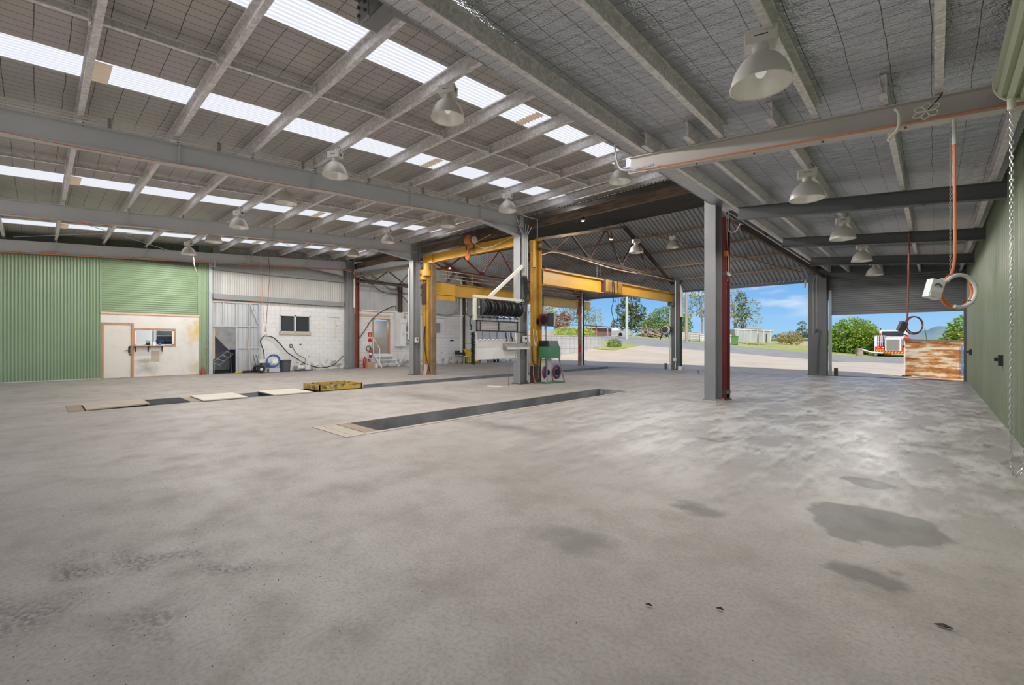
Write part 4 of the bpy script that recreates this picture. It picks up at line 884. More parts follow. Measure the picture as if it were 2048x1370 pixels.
for k, lb in enumerate(RL):
    y = 8.78+.29*k
    if hr is None:
        hr = thing('hose_reel', lb, 'hose reel', (FXX, y, 2.33), 'black hose reels in the white frame'); z = 2.33
        MB().lathe([(.07,-.085),(.225,-.085),(.23,-.075),(.225,-.065),(.10,-.06),(.10,.06),(.225,.065),(.23,.075),(.225,.085),(.07,.085)], (FXX,y,z), 28, 'y').build('spool', M['black_plastic'], hr, smooth=True)
        MB().lathe([(.10,-.055),(.20,-.05),(.20,.05),(.10,.055)], (FXX,y,z), 24, 'y').build('wound_hose', M['black'], hr, smooth=True)
        MB().box(FXX-.03, FXX+.03, y-.115, y-.1, 2.1, 2.59).bar((FXX+.0,y-.105,2.1), (FXX+.12,y-.1,2.06), .05, .015).build('bracket', M['grey_plastic'], hr)
        MB().cyl((FXX,y-.12,z), .03, .24, 12, 'y').build('axle', M['chrome'], hr)
        MB().ball((FXX+.02,y,2.05), .035).build('hose_stop', M['black'], hr); MB().tube([(FXX+.02,y,2.05),(FXX+.02,y,1.42)], .009, 6).build('drop_hose', M['black'], hr)
    else: copy_tree(hr, loc=(FXX, y, 2.33), label=lb)
pn = thing('perforated_panel', 'grey perforated guard panel hung below the black reels', 'panel', (FXX+.05, 9.4, 1.66))
MB().box(FXX+.03, FXX+.045, 8.55, 10.2, 1.67, 1.93).build('sheet', M['plate'], pn)
q = MB()
for i in range(30):
    for j in range(5):
        if abs(i-14.5) < 1: continue
        q.box(FXX+.045, FXX+.05, 8.70+.049*i, 8.70+.049*i+.02, 1.695+.045*j, 1.715+.045*j)
q.build('perforations', M['white_dull'], pn)
MB().box(FXX+.02, FXX+.06, 8.5, 10.25, 1.93, 1.96).box(FXX+.02, FXX+.06, 8.5, 10.25, 1.64, 1.67).box(FXX+.02, FXX+.06, 8.52, 8.55, 1.64, 1.96).box(FXX+.02, FXX+.06, 8.65, 8.67, 1.67, 1.93).box(FXX+.02, FXX+.06, 9.38, 9.42, 1.67, 1.93).box(FXX+.02, FXX+.06, 10.2, 10.24, 1.64, 1.96).build('edge_frame', M['black_plastic'], pn)
MB().tube([(FXX+.07,9.55,1.66),(FXX+.07,10.5,1.63)], .013, 6).build('support_arm', M['black'], pn)
MB().box(FXX+.0, FXX+.02, 10.2, 10.24, .8, 1.64).box(FXX+.0, FXX+.02, 8.53, 8.56, .8, 1.64).build('hanger', M['white_dull'], pn)
sb = thing('splash_board', 'white splash board hanging under the perforated panel', 'board', (FXX, 9.35, .82))
MB().box(FXX-.015, FXX, 8.53, 10.18, .83, 1.17).build('lower_sheet', M['white'], sb); MB().box(FXX-.014, FXX+.004, 8.53, 10.16, 1.18, 1.40).build('upper_sheet', M['white_dull'], sb)
q = MB()
for k in range(9): q.ball((FXX+.01, 8.7+.17*k, 1.40), .03, .05, .02, 8, 4)
q.build('grips', M['white'], sb)
q = MB()
for k in range(4): q.tube(spline([(FXX+.02,9.3+.25*k,.84),(FXX+.05,9.3+.25*k,.78),(FXX+.02,9.32+.25*k,.75)]), .012, 5)
q.build('hooks', M['chrome'], sb)
td = thing('drip_tray', 'galvanised drip tray fixed across the column at waist height', 'tray', (FXX+.1, 10.1, 1.12))
MB().add([(FXX,9.62,1.30),(FXX,10.65,1.30),(FXX+.18,10.60,1.18),(FXX+.18,9.62,1.18),(FXX,9.62,1.12),(FXX,10.65,1.12),(FXX+.18,10.60,1.11),(FXX+.18,9.62,1.11)], [(0,1,2,3),(7,6,5,4),(0,3,7,4),(3,2,6,7),(2,1,5,6),(1,0,4,5)]).build('pan', M['plate'], td)
MB().box(FXX+.17, FXX+.19, 9.62, 10.62, 1.11, 1.17).build('front_lip', M['white_dull'], td)
nz_ = thing('dispensing_guns', 'chrome and black dispensing guns hanging behind the splash board', 'nozzles', (FXX+.05, 9.8, 1.4))
for y, m_ in ((9.72,'black'), (9.84,'chrome'), (9.95,'black'), (10.05,'chrome')): MB().tube(spline([(FXX+.03,y,1.62),(FXX+.04,y,1.5),(FXX+.06,y+.03,1.42),(FXX+.05,y+.03,1.36)]), .02, 8).build('gun', M[m_], nz_)
cl = tag(MB().tube([(FXX+.03+.05*math.sin(k*.9), 8.40+.02*math.cos(k*.9)+.03*math.sin(k*.9), 1.62-.0062*k) for k in range(150)], .014, 6).build('coiled_hose', M['black']), 'black spiral air hose hanging at the free end of the splash board', 'hose')
tag(MB().tube(spline([(FXX,8.4,2.1),(FXX,8.33,2.0),(FXX,8.32,1.85),(FXX,8.36,1.78),(FXX,8.35,1.66)]), .02, 6).build('air_gun', M['black']), 'black air gun hanging above the spiral hose', 'air gun')
tag(MB().tube([(FXX+.03,9.87,.8),(FXX+.1,9.78,.42),(FXX+.16,9.70,.02)], .01, 6).build('prop_rod', M['steel_dark']), 'thin dark rod propped from the splash board to the floor', 'rod')
for t_, X_, lb in ((0, -9.52, 'white switch box on the conduit column above the drip tray'), (1, -15.49, 'white switch box on the column beside the broad crane post')):
    y = 10.58 if t_ == 0 else 10.62
    t = thing('switch_box', lb, 'switch', (X_, y+.08, 1.34)); MB().box(X_, X_+.07, y, y+.15, 1.32, 1.53).build('case', M['white_dull'], t); MB().cyl((X_+.07,y+.08,1.45), .03, .03, 12, 'x').build('rotary_knob', M['black'], t)
tag(MB().tube([(-15.80,10.56,4.4),(-15.78,10.54,4.3),(-15.78,10.54,1.55),(-15.78,10.54,1.42)], .02, 6).build('white_conduit', M['conduit']), 'single white conduit down the column beside the broad crane post', 'conduit')
tag(MB().tube(spline([(-15.3,11.0,2.0),(-15.32,10.98,1.4),(-15.2,10.95,.9),(-15.05,10.95,.5),(-14.98,11.0,.15)]), .018, 6).build('hose', M['black']), 'black hose hanging down the foot of the broad crane post', 'hose')
# hose reel box and trolley on the yellow post
hb = thing('spring_reel', 'maroon spring hose reel on the side of the worn crane post', 'hose reel', (-9.15, 11.3, 1.86))
MB().box(-9.36, -9.0, 11.22, 11.46, 1.86, 2.24).build('housing', M['maroon'], hb); MB().lathe([(.14,0),(.13,-.02),(.06,-.025)], (-9.17,11.22,2.05), 24, 'y').build('drum_face', M['black'], hb)
MB().box(-9.0, -8.96, 11.2, 11.48, 1.84, 2.26).build('side_guard', M['black_plastic'], hb); MB().tube([(-9.1,11.25,1.86),(-9.1,11.25,.2)], .014, 6).build('drop_hose', M['black'], hb); MB().tube([(-9.3,11.3,2.24),(-9.28,11.3,2.9),(-9.3,11.32,3.2)], .012, 6).build('feed_pipe', M['steel_dark'], hb)
MB().cyl((-9.45,11.26,2.0), .09, .1, 16, 'x').build('mount', M['black'], hb)
gt = thing('oil_trolley', 'green enamel box on a steel stand with hose drums, beside the worn crane post', 'trolley', (-9.1, 11.6, 0))
MB().box(-9.36, -8.9, 11.2, 11.75, .80, 1.19).build('tank_box', M['green_box'], gt); MB().box(-9.36, -8.98, 11.22, 11.7, 1.19, 1.38).build('console', M['black_plastic'], gt)
MB().add([(-8.98,11.22,1.19),(-8.90,11.22,1.19),(-8.98,11.22,1.38),(-8.98,11.7,1.19),(-8.90,11.7,1.19),(-8.98,11.7,1.38)], [(0,1,2),(5,4,3),(1,4,5,2),(0,3,4,1),(2,5,3,0)]).build('side_wedge', M['grey_plastic'], gt)
lg = [((-9.33,11.2),(-9.36,11.15)), ((-9.02,11.2),(-9.02,11.2)), ((-8.93,11.72),(-8.88,11.95)), ((-9.33,11.72),(-9.36,11.95))]
for a, c_ in lg: MB().bar((a[0],a[1],.80), (c_[0],c_[1],.02), .03, .03).build('leg', M['steel'], gt)
q = MB()
for i in range(4): a, c_ = lg[i][1], lg[(i+1) % 4][1]; q.bar((a[0],a[1],.025), (c_[0],c_[1],.025), .035, .035)
q.build('base_frame', M['green_box'], gt)
for y, x_ in ((11.4,-9.2), (11.75,-9.05)):
    MB().tube([(x_+.0+.0, y+.15*math.cos(a), .35+.19*math.sin(a)) for a in [2*math.pi*k/24 for k in range(24)]], .05, 8, closed=True).build('hose_drum', M['purple'], gt, smooth=True)
    MB().lathe([(.1,-.06),(.1,.06)], (x_,y,.35), 16, 'x').build('drum_hub', M['black'], gt)
MB().box(-9.34, -9.15, 11.3, 11.6, .04, .78).build('back_panel', M['white_dull'], gt)
tag(MB().tube(spline([(-9.42,11.0,.78),(-9.40,10.99,.6),(-9.40,10.98,.3),(-9.36,11.0,.08),(-9.3,11.02,.02)]), .013, 6).build('orange_hose', M['orange_cable']), 'orange hose dropping to the floor at the foot of the worn crane post', 'hose')
tag(MB().tube(spline([(-9.5,11.02,1.2),(-9.44,10.98,.8),(-9.36,10.98,.62),(-9.3,11.05,.58)]), .02, 6).build('looped_hose', M['black']), 'black hose looping below the worn crane post to the green trolley', 'hose')
tag(MB().tube(spline([(-9.42,11.0,1.75),(-9.38,10.99,1.4),(-9.30,10.99,1.2),(-9.25,11.0,1.4),(-9.28,11.0,1.7)]), .012, 6).build('looped_cable', M['cream']), 'cream cable loop on the worn crane post above the green trolley', 'cable')
for (x, y), pts, lb in (((-9.3,15.6), [(15.5,3.75),(15.55,3.4),(15.45,2.9),(15.35,2.55)], 'black control cable hanging over the middle crane beam'),):
    t = thing('pendant_cable', lb, 'cable', (x,y,2.4))
    MB().tube(spline([(-9.14,p,z) for p, z in pts]+[(-9.14,15.6,2.1),(-9.14,15.8,2.3),(-9.14,15.85,3.0),(-9.14,15.8,3.75)]), .014, 6).build('cable', M['black'], t)
    MB().tube(spline([(-9.14,15.4,3.7),(-9.14,15.42,3.1),(-9.14,15.6,2.9),(-9.14,15.75,3.2)]), .01, 6).build('second_loop', M['black'], t)
sd = thing('hose_drum', 'small grey hose drum mounted on the dark rear post', 'hose reel', (-9.5, 21.2, 1.75))
MB().lathe([(.1,-.16),(.24,-.15),(.24,.0),(.1,.02)], (-9.55,21.15,1.95), 24, 'y').build('drum', M['black_plastic'], sd, smooth=True); MB().lathe([(.23,-.18),(.25,-.15),(.23,-.14),(.16,-.17)], (-9.55,21.15,1.95), 24, 'y', caps=False).build('rim', M['ballast'], sd, smooth=True)
MB().tube(spline([(-9.75,21.1,1.85),(-9.8,21.1,1.6),(-9.84,21.1,1.45)]), .02, 6).build('hose_tail', M['black'], sd)
MB().box(-9.4, -9.3, 21.15, 21.3, 1.85, 2.05).build('mount', M['steel_dark'], sd)
# pipes slung along the middle truss
ps = thing('pipe_run', 'slim pale pipes slung under the middle truss chord', 'pipe', (-9.2, 15, 4.3))
MB().tube(spline([(-9.25,11.2,4.15),(-9.22,11.9,4.33),(-9.2,13.5,4.30),(-9.2,16,4.22),(-9.2,19,4.3),(-9.2,21.3,4.28)]), .02, 6).build('pipe', M['pine_pale'], ps); MB().tube(spline([(-9.15,13.4,4.33),(-9.15,16,4.30),(-9.15,21.2,4.25)]), .016, 6).build('pipe', M['rust_tan'], ps)
for y in (14.4, 14.6): MB().tube([(-9.2,y,4.3),(-9.2,y,3.75)], .008, 5).build('hanger_wire', M['steel_dark'], ps)
# ------------------------------------------------------------------ drum, chain, pendants on the lean-to side
DX, DZ, DY = .60, 3.68, 6.02
dr = thing('roller_drum', 'pale green ribbed roller door drum at the roof edge', 'roller door', (DX, 3, DZ))
n = 56; prof = []
for k in range(n): prof.append((2*math.pi*k/n, .207 if k % 4 != 3 else .165))
ring = [(DX+r*math.cos(a), DZ+r*math.sin(a)) for a, r in prof]
vs = [(x,-1.0,z) for x, z in ring]+[(x,DY,z) for x, z in ring]
MB().add(vs, [(i,(i+1) % n,(i+1) % n+n,i+n) for i in range(n)]+[tuple(range(n)), tuple(range(2*n-1,n-1,-1))]).build('rolled_curtain', M['green_drum'], dr)
MB().tube([(DX+.207*math.cos(a), DY+.005, DZ+.207*math.sin(a)) for a in [2*math.pi*k/36 for k in range(36)]], .009, 6, closed=True).build('rope_edge', M['cream'], dr)
MB().cyl((.50,5.98,3.40), .028, .10, 14).build('chain_guide', M['cream'], dr)
MB().tube([(.5,6.0,3.5),(.62,6.03,3.48),(.8,6.03,3.52)], .014, 6).build('rope', M['cream'], dr)
path = spline([(.50,5.98,3.40),(.50,5.98,2.2),(.50,5.98,1.2),(.495,5.98,.5),(.50,5.99,.22),(.525,6.02,.12),(.56,6.05,.16),(.585,6.06,.3),(.60,6.06,.8),(.60,6.06,3.3)], 40)
acc = [0]
for i in range(1, len(path)): acc.append(acc[-1]+(path[i]-path[i-1]).length)
def at(d):
    for i in range(1, len(path)):
        if acc[i] >= d: return path[i-1].lerp(path[i], (d-acc[i-1])/max(1e-9, acc[i]-acc[i-1]))
    return path[-1]
ch = MB(); d_ = 0; k = 0; L_ = .034
while d_ < acc[-1]-L_:
    a, c_ = at(d_), at(d_+L_); t_ = (c_-a).normalized(); s_ = t_.cross(Vector((1,0,0)) if k % 2 else Vector((.35,1,0)).normalized()).normalized()
    m_ = (a+c_)/2; pts = []
    for q in range(10):
        an = 2*math.pi*q/10; pts.append(m_+t_*(.024*math.cos(an))+s_*(.011*math.sin(an)))
    ch.tube(pts, .0034, 5, closed=True); d_ += L_; k += 1
tag(ch.build('hand_chain', M['chrome'], smooth=True), 'long steel hand chain looping down from the pale green roller drum', 'chain')
tc_ = MB(); path = [Vector((.115,6.28,3.5)), Vector((.115,6.28,2.0))]; acc = [0, 1.5]; d_ = 0; k = 0
while d_ < 1.46:
    a, c_ = at(d_), at(d_+.022); t_ = (c_-a).normalized(); s_ = (Vector((1,0,0)) if k % 2 else Vector((0,1,0))); m_ = (a+c_)/2
    tc_.tube([m_+t_*.015*math.cos(2*math.pi*q/8)+s_*.006*math.sin(2*math.pi*q/8) for q in range(8)], .0022, 4, closed=True); d_ += .022; k += 1
tag(tc_.build('light_chain', M['steel']), 'thin chain hanging beside the orange power pendant', 'chain')
PX, PY_, PZ = .165, 6.3, 1.83
pd = thing('power_pendant', 'orange and white power cable coil with a white socket, hung from the warm grey rafter', 'pendant outlet', (PX, PY_, 3.5))
MB().tube([(.14,6.3,3.56),(.142,6.3,3.3)], .017, 10).build('white_sheath', M['conduit'], pd); MB().tube(spline([(.142,6.3,3.3),(.145,6.3,2.8),(.148,6.3,2.3),(.14,6.3,2.1),(.115,6.3,1.985)]), .012, 10).build('orange_cable', M['orange_cable'], pd)
ax, ay = Vector((.73,.68,0)), Vector((0,0,1)); ce = Vector((PX,PY_,PZ)); nv = ax.cross(ay)
def coil(r, a0, a1, off, dz=0): return [ce+(ax*math.cos(a)*r+ay*math.sin(a)*r)+nv*off+ay*dz for a in frange(a0, a1, 40)]
MB().tube(coil(.160, -1.9, 2.5, .024, .0), .018, 10).build('white_loop', M['conduit'], pd, smooth=True)
MB().tube(coil(.170, .2, 4.9, -.006), .012, 8).build('orange_loop', M['orange_cable'], pd, smooth=True); MB().tube(coil(.148, 2.2, 6.9, -.004, -.008), .012, 8).build('orange_loop', M['orange_cable'], pd, smooth=True)
for a in (-.75, 2.0): MB().tube([ce+(ax*math.cos(a)+ay*math.sin(a))*r+nv*o for r, o in ((.135,-.04),(.185,-.04),(.185,.03),(.135,.03))], .004, 4, closed=True).build('cable_tie', M['black'], pd)
oc_ = ce-ax*.235+ay*.02; ux = (ax*.92+ay*.40).normalized(); uy = (ay*.92-ax*.40).normalized(); uy2 = uy
def obox(m_, o, a, b_, c_, ha, hb_, hc):
    vs = []
    for k in (-1,1):
        for p, q in ((-1,-1),(1,-1),(1,1),(-1,1)): vs.append(o+a*p*ha+b_*q*hb_+c_*k*hc)
    return m_.add(vs, [(3,2,1,0),(4,5,6,7),(0,1,5,4),(1,2,6,5),(2,3,7,6),(3,0,4,7)])
tx = (ax*.95-ay*.28).normalized(); ty = (ay*.95+ax*.28).normalized(); face = -nv if nv.y > 0 else nv
obox(MB(), oc_, tx, ty, face, .062, .092, .035).build('socket_box', M['white'], pd)
obox(MB(), oc_+face*.038-ty*.058, tx, ty, face, .055, .028, .006).build('flap', M['white_dull'], pd)
MB().tube([oc_+face*.04+ty*.02+(tx*math.cos(a)+ty*math.sin(a)*.9)*.034 for a in frange(.2, 3.0, 10)], .006, 6).build('dial', M['grey_plastic'], pd)
MB().tube([oc_+ty*.09+tx*.02, oc_+ty*.12+tx*.05, ce+(ax*math.cos(2.5)+ay*math.sin(2.5))*.160+nv*.024], .014, 8).build('gland', M['conduit'], pd)
QX, QY, QZ = -.40, 13.7, 1.71
p2_ = thing('air_pendant', 'red-brown air hose coil with a grey box, hung from the third lean-to rafter', 'pendant outlet', (QX, QY, 3.8))
MB().tube([(QX-.02,QY,3.82),(QX-.04,QY,2.6),(QX-.06,QY,1.7)], .016, 8).build('hose', M['red_cord'], p2_)
ce = Vector((QX+.05,QY,QZ)); MB().tube(coil(.20, 0, 6.2, .0), .014, 8).build('loop', M['red_cord'], p2_, smooth=True); MB().tube(coil(.185, 0, 6.2, .03, .01), .014, 8).build('loop', M['red_cord'], p2_, smooth=True)
oc_ = ce-ax*.26-ay*.03; tx = (ax*.9-ay*.4).normalized(); ty = (ay*.9+ax*.4).normalized(); obox(MB(), oc_, tx, ty, face, .07, .11, .04).build('outlet_box', M['grey_plastic'], p2_)
tag(MB().tube(spline([(-.30,6.18,3.77),(-.27,6.17,3.7),(-.28,6.17,3.55),(-.36,6.17,3.45)]), .016, 8).build('conduit_bend', M['cream']), 'short cream conduit bend on the warm grey lean-to rafter', 'conduit')
kn = thing('cable_knot', 'knotted pale cable tied on the warm grey lean-to rafter', 'cable', (-.06, 6.2, 3.72)); rr = random.Random(5)
for k in range(6):
    a = .5+k*1.02; c_ = Vector((-.06,6.17,3.66)); e_ = Vector((math.cos(a)*.10, 0, math.sin(a)*.075)); s_ = Vector((-math.sin(a)*.03, 0, math.cos(a)*.03))
    MB().tube(spline([c_, c_+e_*.6+s_, c_+e_*1.1, c_+e_*.6-s_, c_], 5), .006, 5).build('loop', M['cream'], kn)
MB().tube(spline([(-.06,6.17,3.66),(.02,6.17,3.74),(.06,6.17,3.80)]), .006, 5).build('tail', M['black'], kn)
tag(MB().tube([(-3.3,6.22,3.93)]+[(x,6.22,zlt(x)-.235) for x in frange(-3.0,.8,8)], .011, 6).build('orange_cable', M['copper']), 'orange cable along the bottom flange of the warm grey lean-to rafter', 'cable')
tag(MB().tube(spline([(-3.58,6.1,4.6),(-3.60,6.15,4.3),(-3.56,6.2,4.05),(-3.4,6.2,3.95),(-3.0,6.21,3.93)]), .016, 6).build('grey_cable', M['haul']), 'pale cable dropping past the bare end of the warm grey lean-to rafter', 'cable')
tag(MB().tube(spline([(-3.4,10.75,4.3),(-3.38,10.7,3.85),(-3.2,10.6,3.78),(-3.02,10.3,3.85)]), .012, 6).build('white_flex', M['conduit']), 'white flex at the head of the maroon post', 'cable')
lo = thing('hanging_lead', 'tan lead with an orange socket hanging on the maroon post', 'lead', (-3.44, 10.75, 3.3))
MB().tube(spline([(-3.45,10.76,4.25),(-3.42,10.75,3.6),(-3.40,10.75,3.1),(-3.42,10.76,2.7)]), .008, 5).build('cable', M['pine_pale'], lo); MB().box(-3.49, -3.42, 10.71, 10.77, 3.28, 3.40).build('socket', M['orange'], lo)
for y, lb in ((10.5,'black outlet box on the pale green wall, closer to the hand chain'), (18.7,'black outlet box on the pale green wall, closer to the rear opening')):
    t = thing('outlet_box', lb, 'outlet', (XR-.05, y, .95)); MB().box(XR-.09, XR-.005, y-.07, y+.07, .95, 1.12).build('case', M['black_plastic'], t); MB().cyl((XR-.13,y,1.05), .03, .04, 10, 'x').build('plug', M['black'], t)
tag(MB().tube([(-3.82,10.2,.62),(-3.86,10.2,.62),(-3.87,10.2,.70)], .008, 5).build('hook', M['rust_dark']), 'small bent hook on the side of the lone grey column', 'hook')
# ------------------------------------------------------------------ along the block wall
def broom(label, foot, top, head, hm, name='broom', hw=.35):
    t = thing(name, label, 'broom', foot); f = Vector(foot); MB().tube([f+Vector((0,0,.1)), top], .014, 8).build('handle', M['pine'] if name == 'broom' else M['bark'], t); return t
b1 = thing('straw_broom', 'worn straw broom standing against the green strip by the jamb post', 'broom', (XL+.12, 4.72, 0))
MB().tube([(XL+.12,4.72,.28),(XL+.06,4.88,1.42)], .013, 8).build('handle', M['bark'], b1); MB().lathe([(.10,0),(.085,.1),(.05,.26),(.018,.33)], (XL+.13,4.71,0), 12).build('bristles', M['red_cord'], b1)
b2 = thing('push_broom', 'wide black push broom leaning on the sheet partition', 'broom', (XL+.35, 6.3, 0))
MB().tube([(XL+.30,6.42,.08),(XL+.10,6.36,1.48)], .014, 8).build('handle', M['pine_pale'], b2); MB().box(XL+.24, XL+.34, 6.12, 6.72, .06, .1).build('head_block', M['black'], b2); MB().box(XL+.25, XL+.36, 6.1, 6.74, 0, .065).build('bristles', M['black_plastic'], b2)
tag(MB().tube(spline([(XL+.22,5.85,.02),(XL+.25,6.0,.05),(XL+.2,6.1,.03),(XL+.3,6.15,.06),(XL+.25,6.25,.03)]), .03, 6).build('yellow_rag', M['yellow_plastic']), 'yellow cloth lying on the floor beside the push broom', 'cloth')
pw = thing('pressure_washer', 'petrol pressure washer with black wheels beside the blue hose', 'pressure washer', (XL+.55, 6.85, 0))
for y, x in ((6.66,XL+.85), (6.66,XL+.35)): MB().lathe([(.06,-.05),(.15,-.05),(.165,-.02),(.165,.02),(.15,.05),(.06,.05)], (x,y,.165), 20, 'x').build('wheel', M['black'], pw); MB().cyl((x-.055,y,.165), .06, .11, 12, 'x').build('wheel_hub', M['white_dull'], pw)
MB().box(XL+.35, XL+.85, 6.6, 7.1, .16, .22).build('chassis', M['steel'], pw); MB().box(XL+.45, XL+.8, 6.72, 7.02, .22, .42).build('engine', M['grey_plastic'], pw); MB().box(XL+.45, XL+.75, 6.64, 6.92, .44, .58).build('fuel_tank', M['cream'], pw)
MB().box(XL+.6, XL+.88, 6.98, 7.42, .03, .2).build('pump_tray', M['haul'], pw); MB().tube([(XL+.4,6.62,.2),(XL+.35,6.5,.75),(XL+.75,6.5,.75),(XL+.8,6.62,.2)], .014, 6).build('handle', M['steel_dark'], pw)
MB().cyl((XL+.62,7.0,.26), .07, .22, 12, 'y').build('pump', M['chrome'], pw)
bhs = thing('blue_hose_coil', 'coil of blue hose hung on the pressure washer', 'hose', (XL+.7, 7.15, .3)); rr = random.Random(2)
for k in range(6):
    r = .24+.035*rr.random(); MB().tube([(XL+.82+.02*k+.01*math.sin(3*a), 7.14+.02*rr.random()*0+r*math.cos(a), .48+r*.93*math.sin(a)+.015*k) for a in frange(0, 6.28, 26)], .013, 6, closed=False).build('hose_turn', M['blue'], bhs)
tag(MB().box(XL+.84, XL+.9, 7.1, 7.3, .42, .58).build('spray_gun', M['white']), 'white fitting in the middle of the blue hose coil', 'fitting')
bn = thing('slate_bin', 'slate grey plastic bin against the white block wall', 'bin', (XL+.62, 7.62, 0))
MB().lathe([(.20,0),(.25,.48),(.275,.49),(.275,.53),(.24,.53),(.19,.03)], (XL+.62,7.72,0), 24).build('body', M['grey_plastic'], bn, smooth=True)
wp = thing('water_pump', 'small white pump on a sled under the window', 'pump', (XL+.5, 8.5, 0))
MB().box(XL+.35, XL+.7, 8.2, 8.95, .02, .06).build('sled', M['grey_plastic'], wp); MB().cyl((XL+.52,8.3,.16), .1, .3, 16, 'y').build('motor', M['white_dull'], wp); MB().box(XL+.42, XL+.64, 8.62, 8.85, .06, .26).build('pump_head', M['white_dull'], wp)
MB().tube([(XL+.4,8.3,.06),(XL+.38,8.42,.46),(XL+.62,8.42,.46),(XL+.64,8.3,.06)], .014, 6).build('carry_handle', M['white'], wp); MB().tube([(XL+.4,8.85,.06),(XL+.38,8.72,.40),(XL+.62,8.72,.40),(XL+.64,8.85,.06)], .014, 6).build('carry_handle', M['white'], wp)
tag(MB().tube(spline([(-21.75,6.98,.58),(-21.8,6.96,.95),(-21.8,6.84,1.35),(-21.8,6.95,1.57),(-21.8,7.1,1.61),(-21.8,7.4,1.52),(-21.8,7.7,1.2),(-21.8,7.98,.86),(-21.75,8.4,.55),(-21.7,8.77,.30),(-21.7,9.3,.12),(-21.7,9.6,.10),(-21.7,10.11,.20),(-21.72,10.63,.64)]), .022, 8).build('black_hose', M['black'], smooth=True), 'heavy black hose looping across the white block wall', 'hose')
tag(MB().tube(spline([(-21.97,8.28,1.1),(-21.95,8.34,.95),(-21.93,8.5,.75),(-21.9,8.72,.62),(-21.85,8.82,.5),(-21.7,8.72,.36)]), .012, 6).build('power_lead', M['black']), 'thin black lead from the wall socket to the white pump', 'lead')
so = thing('wall_socket', 'black double socket on the block wall under the window', 'socket', (XL+.02, 8.2, 1.1)); MB().box(XL+.01, XL+.04, 8.14, 8.26, 1.08, 1.24).build('case', M['black_plastic'], so); MB().box(XL+.04, XL+.045, 8.17, 8.23, 1.13, 1.19).build('faceplate', M['white'], so)
tag(MB().box(XL+.01, XL+.04, 8.6, 8.67, 1.21, 1.25).build('wall_tap', M['black']), 'small black tap on the block wall under the window', 'tap')
hs = thing('hung_cords', 'two red-brown cords hanging from the rafter to a bunched knot at the block wall', 'cord', (-21.5, 6.95, 1.7))
MB().tube(spline([(-21.6,6.78,5.2),(-21.62,6.8,4.75),(-21.6,6.85,3.3),(-21.6,6.95,1.75)]), .010, 5).build('cord', M['orange_cable'], hs); MB().tube(spline([(-21.6,7.1,5.1),(-21.58,7.14,4.4),(-21.6,7.08,3.3),(-21.6,6.98,1.75)]), .013, 5).build('cord', M['red_cord'], hs)
MB().tube([(-21.6,6.78,5.2),(-21.6,6.80,4.72)], .018, 6).build('sheath', M['conduit'], hs); MB().ball((-21.6,6.96,1.72), .05, .08, .07).build('knot', M['white_dull'], hs)
tag(MB().tube(spline([(-21.6,6.30,5.1),(-21.6,6.28,4.9),(-21.6,6.34,4.75)]), .016, 6).build('conduit_bend', M['conduit']), 'short white conduit bend on the rafter above the sheet partition', 'conduit')
vp = thing('wall_pipework', 'pale pipe stub and conduit on the block wall by the corner column', 'pipe', (XL+.03, 10.3, 2))
MB().tube([(XL+.04,9.95,2.60),(XL+.04,10.55,2.58)], .02, 6).build('pipe', M['white_dull'], vp); MB().tube([(XL+.04,10.3,2.58),(XL+.04,10.3,1.6),(XL+.04,10.45,1.55)], .014, 6).build('pipe', M['cream'], vp)
# old shed end: electrical gear, steps, extinguishers
cb = thing('meter_cabinet', 'tall white electrical cabinet beside the old shed doorway', 'cabinet', (XL+.12, 14.0, 1.1))
MB().box(XL+.01, XL+.28, 13.72, 14.32, 1.1, 2.62).build('case', M['white_dull'], cb); MB().box(XL+.28, XL+.3, 13.98, 14.32, 1.12, 2.38).build('door', M['white'], cb); MB().box(XL+.28, XL+.31, 13.95, 14.36, 2.4, 2.66).build('upper_door', M['white'], cb); MB().box(XL+.05, XL+.24, 13.75, 14.2, 2.62, 3.0).build('cable_trunk', M['white_dull'], cb)
MB().box(XL+.3, XL+.302, 14.06, 14.22, 1.7, 1.9).build('notice', M['white_dull'], cb)
sw_ = thing('switchboard', 'grey switchboard panels on the block wall next to the white cabinet', 'switchboard', (XL+.06, 14.8, 1.2))
for z0, z1, m_ in ((1.25,1.7,'haul'), (1.8,1.95,'white'), (2.0,2.25,'steel'), (2.3,2.4,'white'), (2.45,2.85,'white_dull')): MB().box(XL+.01, XL+.1, 14.42, 15.15, z0, z1).build('panel', M[m_], sw_)
MB().cyl((XL+.1,14.6,1.48), .06, .02, 14, 'x').build('meter', M['black'], sw_); MB().cyl((XL+.1,14.78,1.42), .05, .02, 14, 'x').build('meter', M['white'], sw_)
ss = thing('entry_steps', 'white steel entry steps with a handrail at the old shed doorway', 'steps', (XL+.6, 12.95, 0))
for k in range(3): MB().box(XL+.1+.27*(2-k), XL+.36+.27*(2-k), 12.42, 13.45, .20*(k+1)-.03, .20*(k+1)).build('tread', M['white'], ss)
for y in (12.42, 13.45): MB().bar((XL+.1,y,.68), (XL+.95,y,.02), .03, .12).build('stringer', M['white'], ss)
MB().tube([(XL+.1,12.4,.6),(XL+.1,12.4,1.58),(XL+.75,12.4,1.0),(XL+.75,12.4,.1)], .022, 8).build('handrail', M['white'], ss)
sg = thing('extinguisher_sign', 'small red and white extinguisher sign beside the shed doorway', 'sign', (XL+.02, 12.25, 1.75))
MB().box(XL+.01, XL+.015, 12.14, 12.36, 1.62, 1.86).build('plate', M['red'], sg); MB().box(XL+.015, XL+.018, 12.22, 12.28, 1.66, 1.80).box(XL+.015, XL+.018, 12.235, 12.265, 1.80, 1.83).build('extinguisher_mark', M['white'], sg)
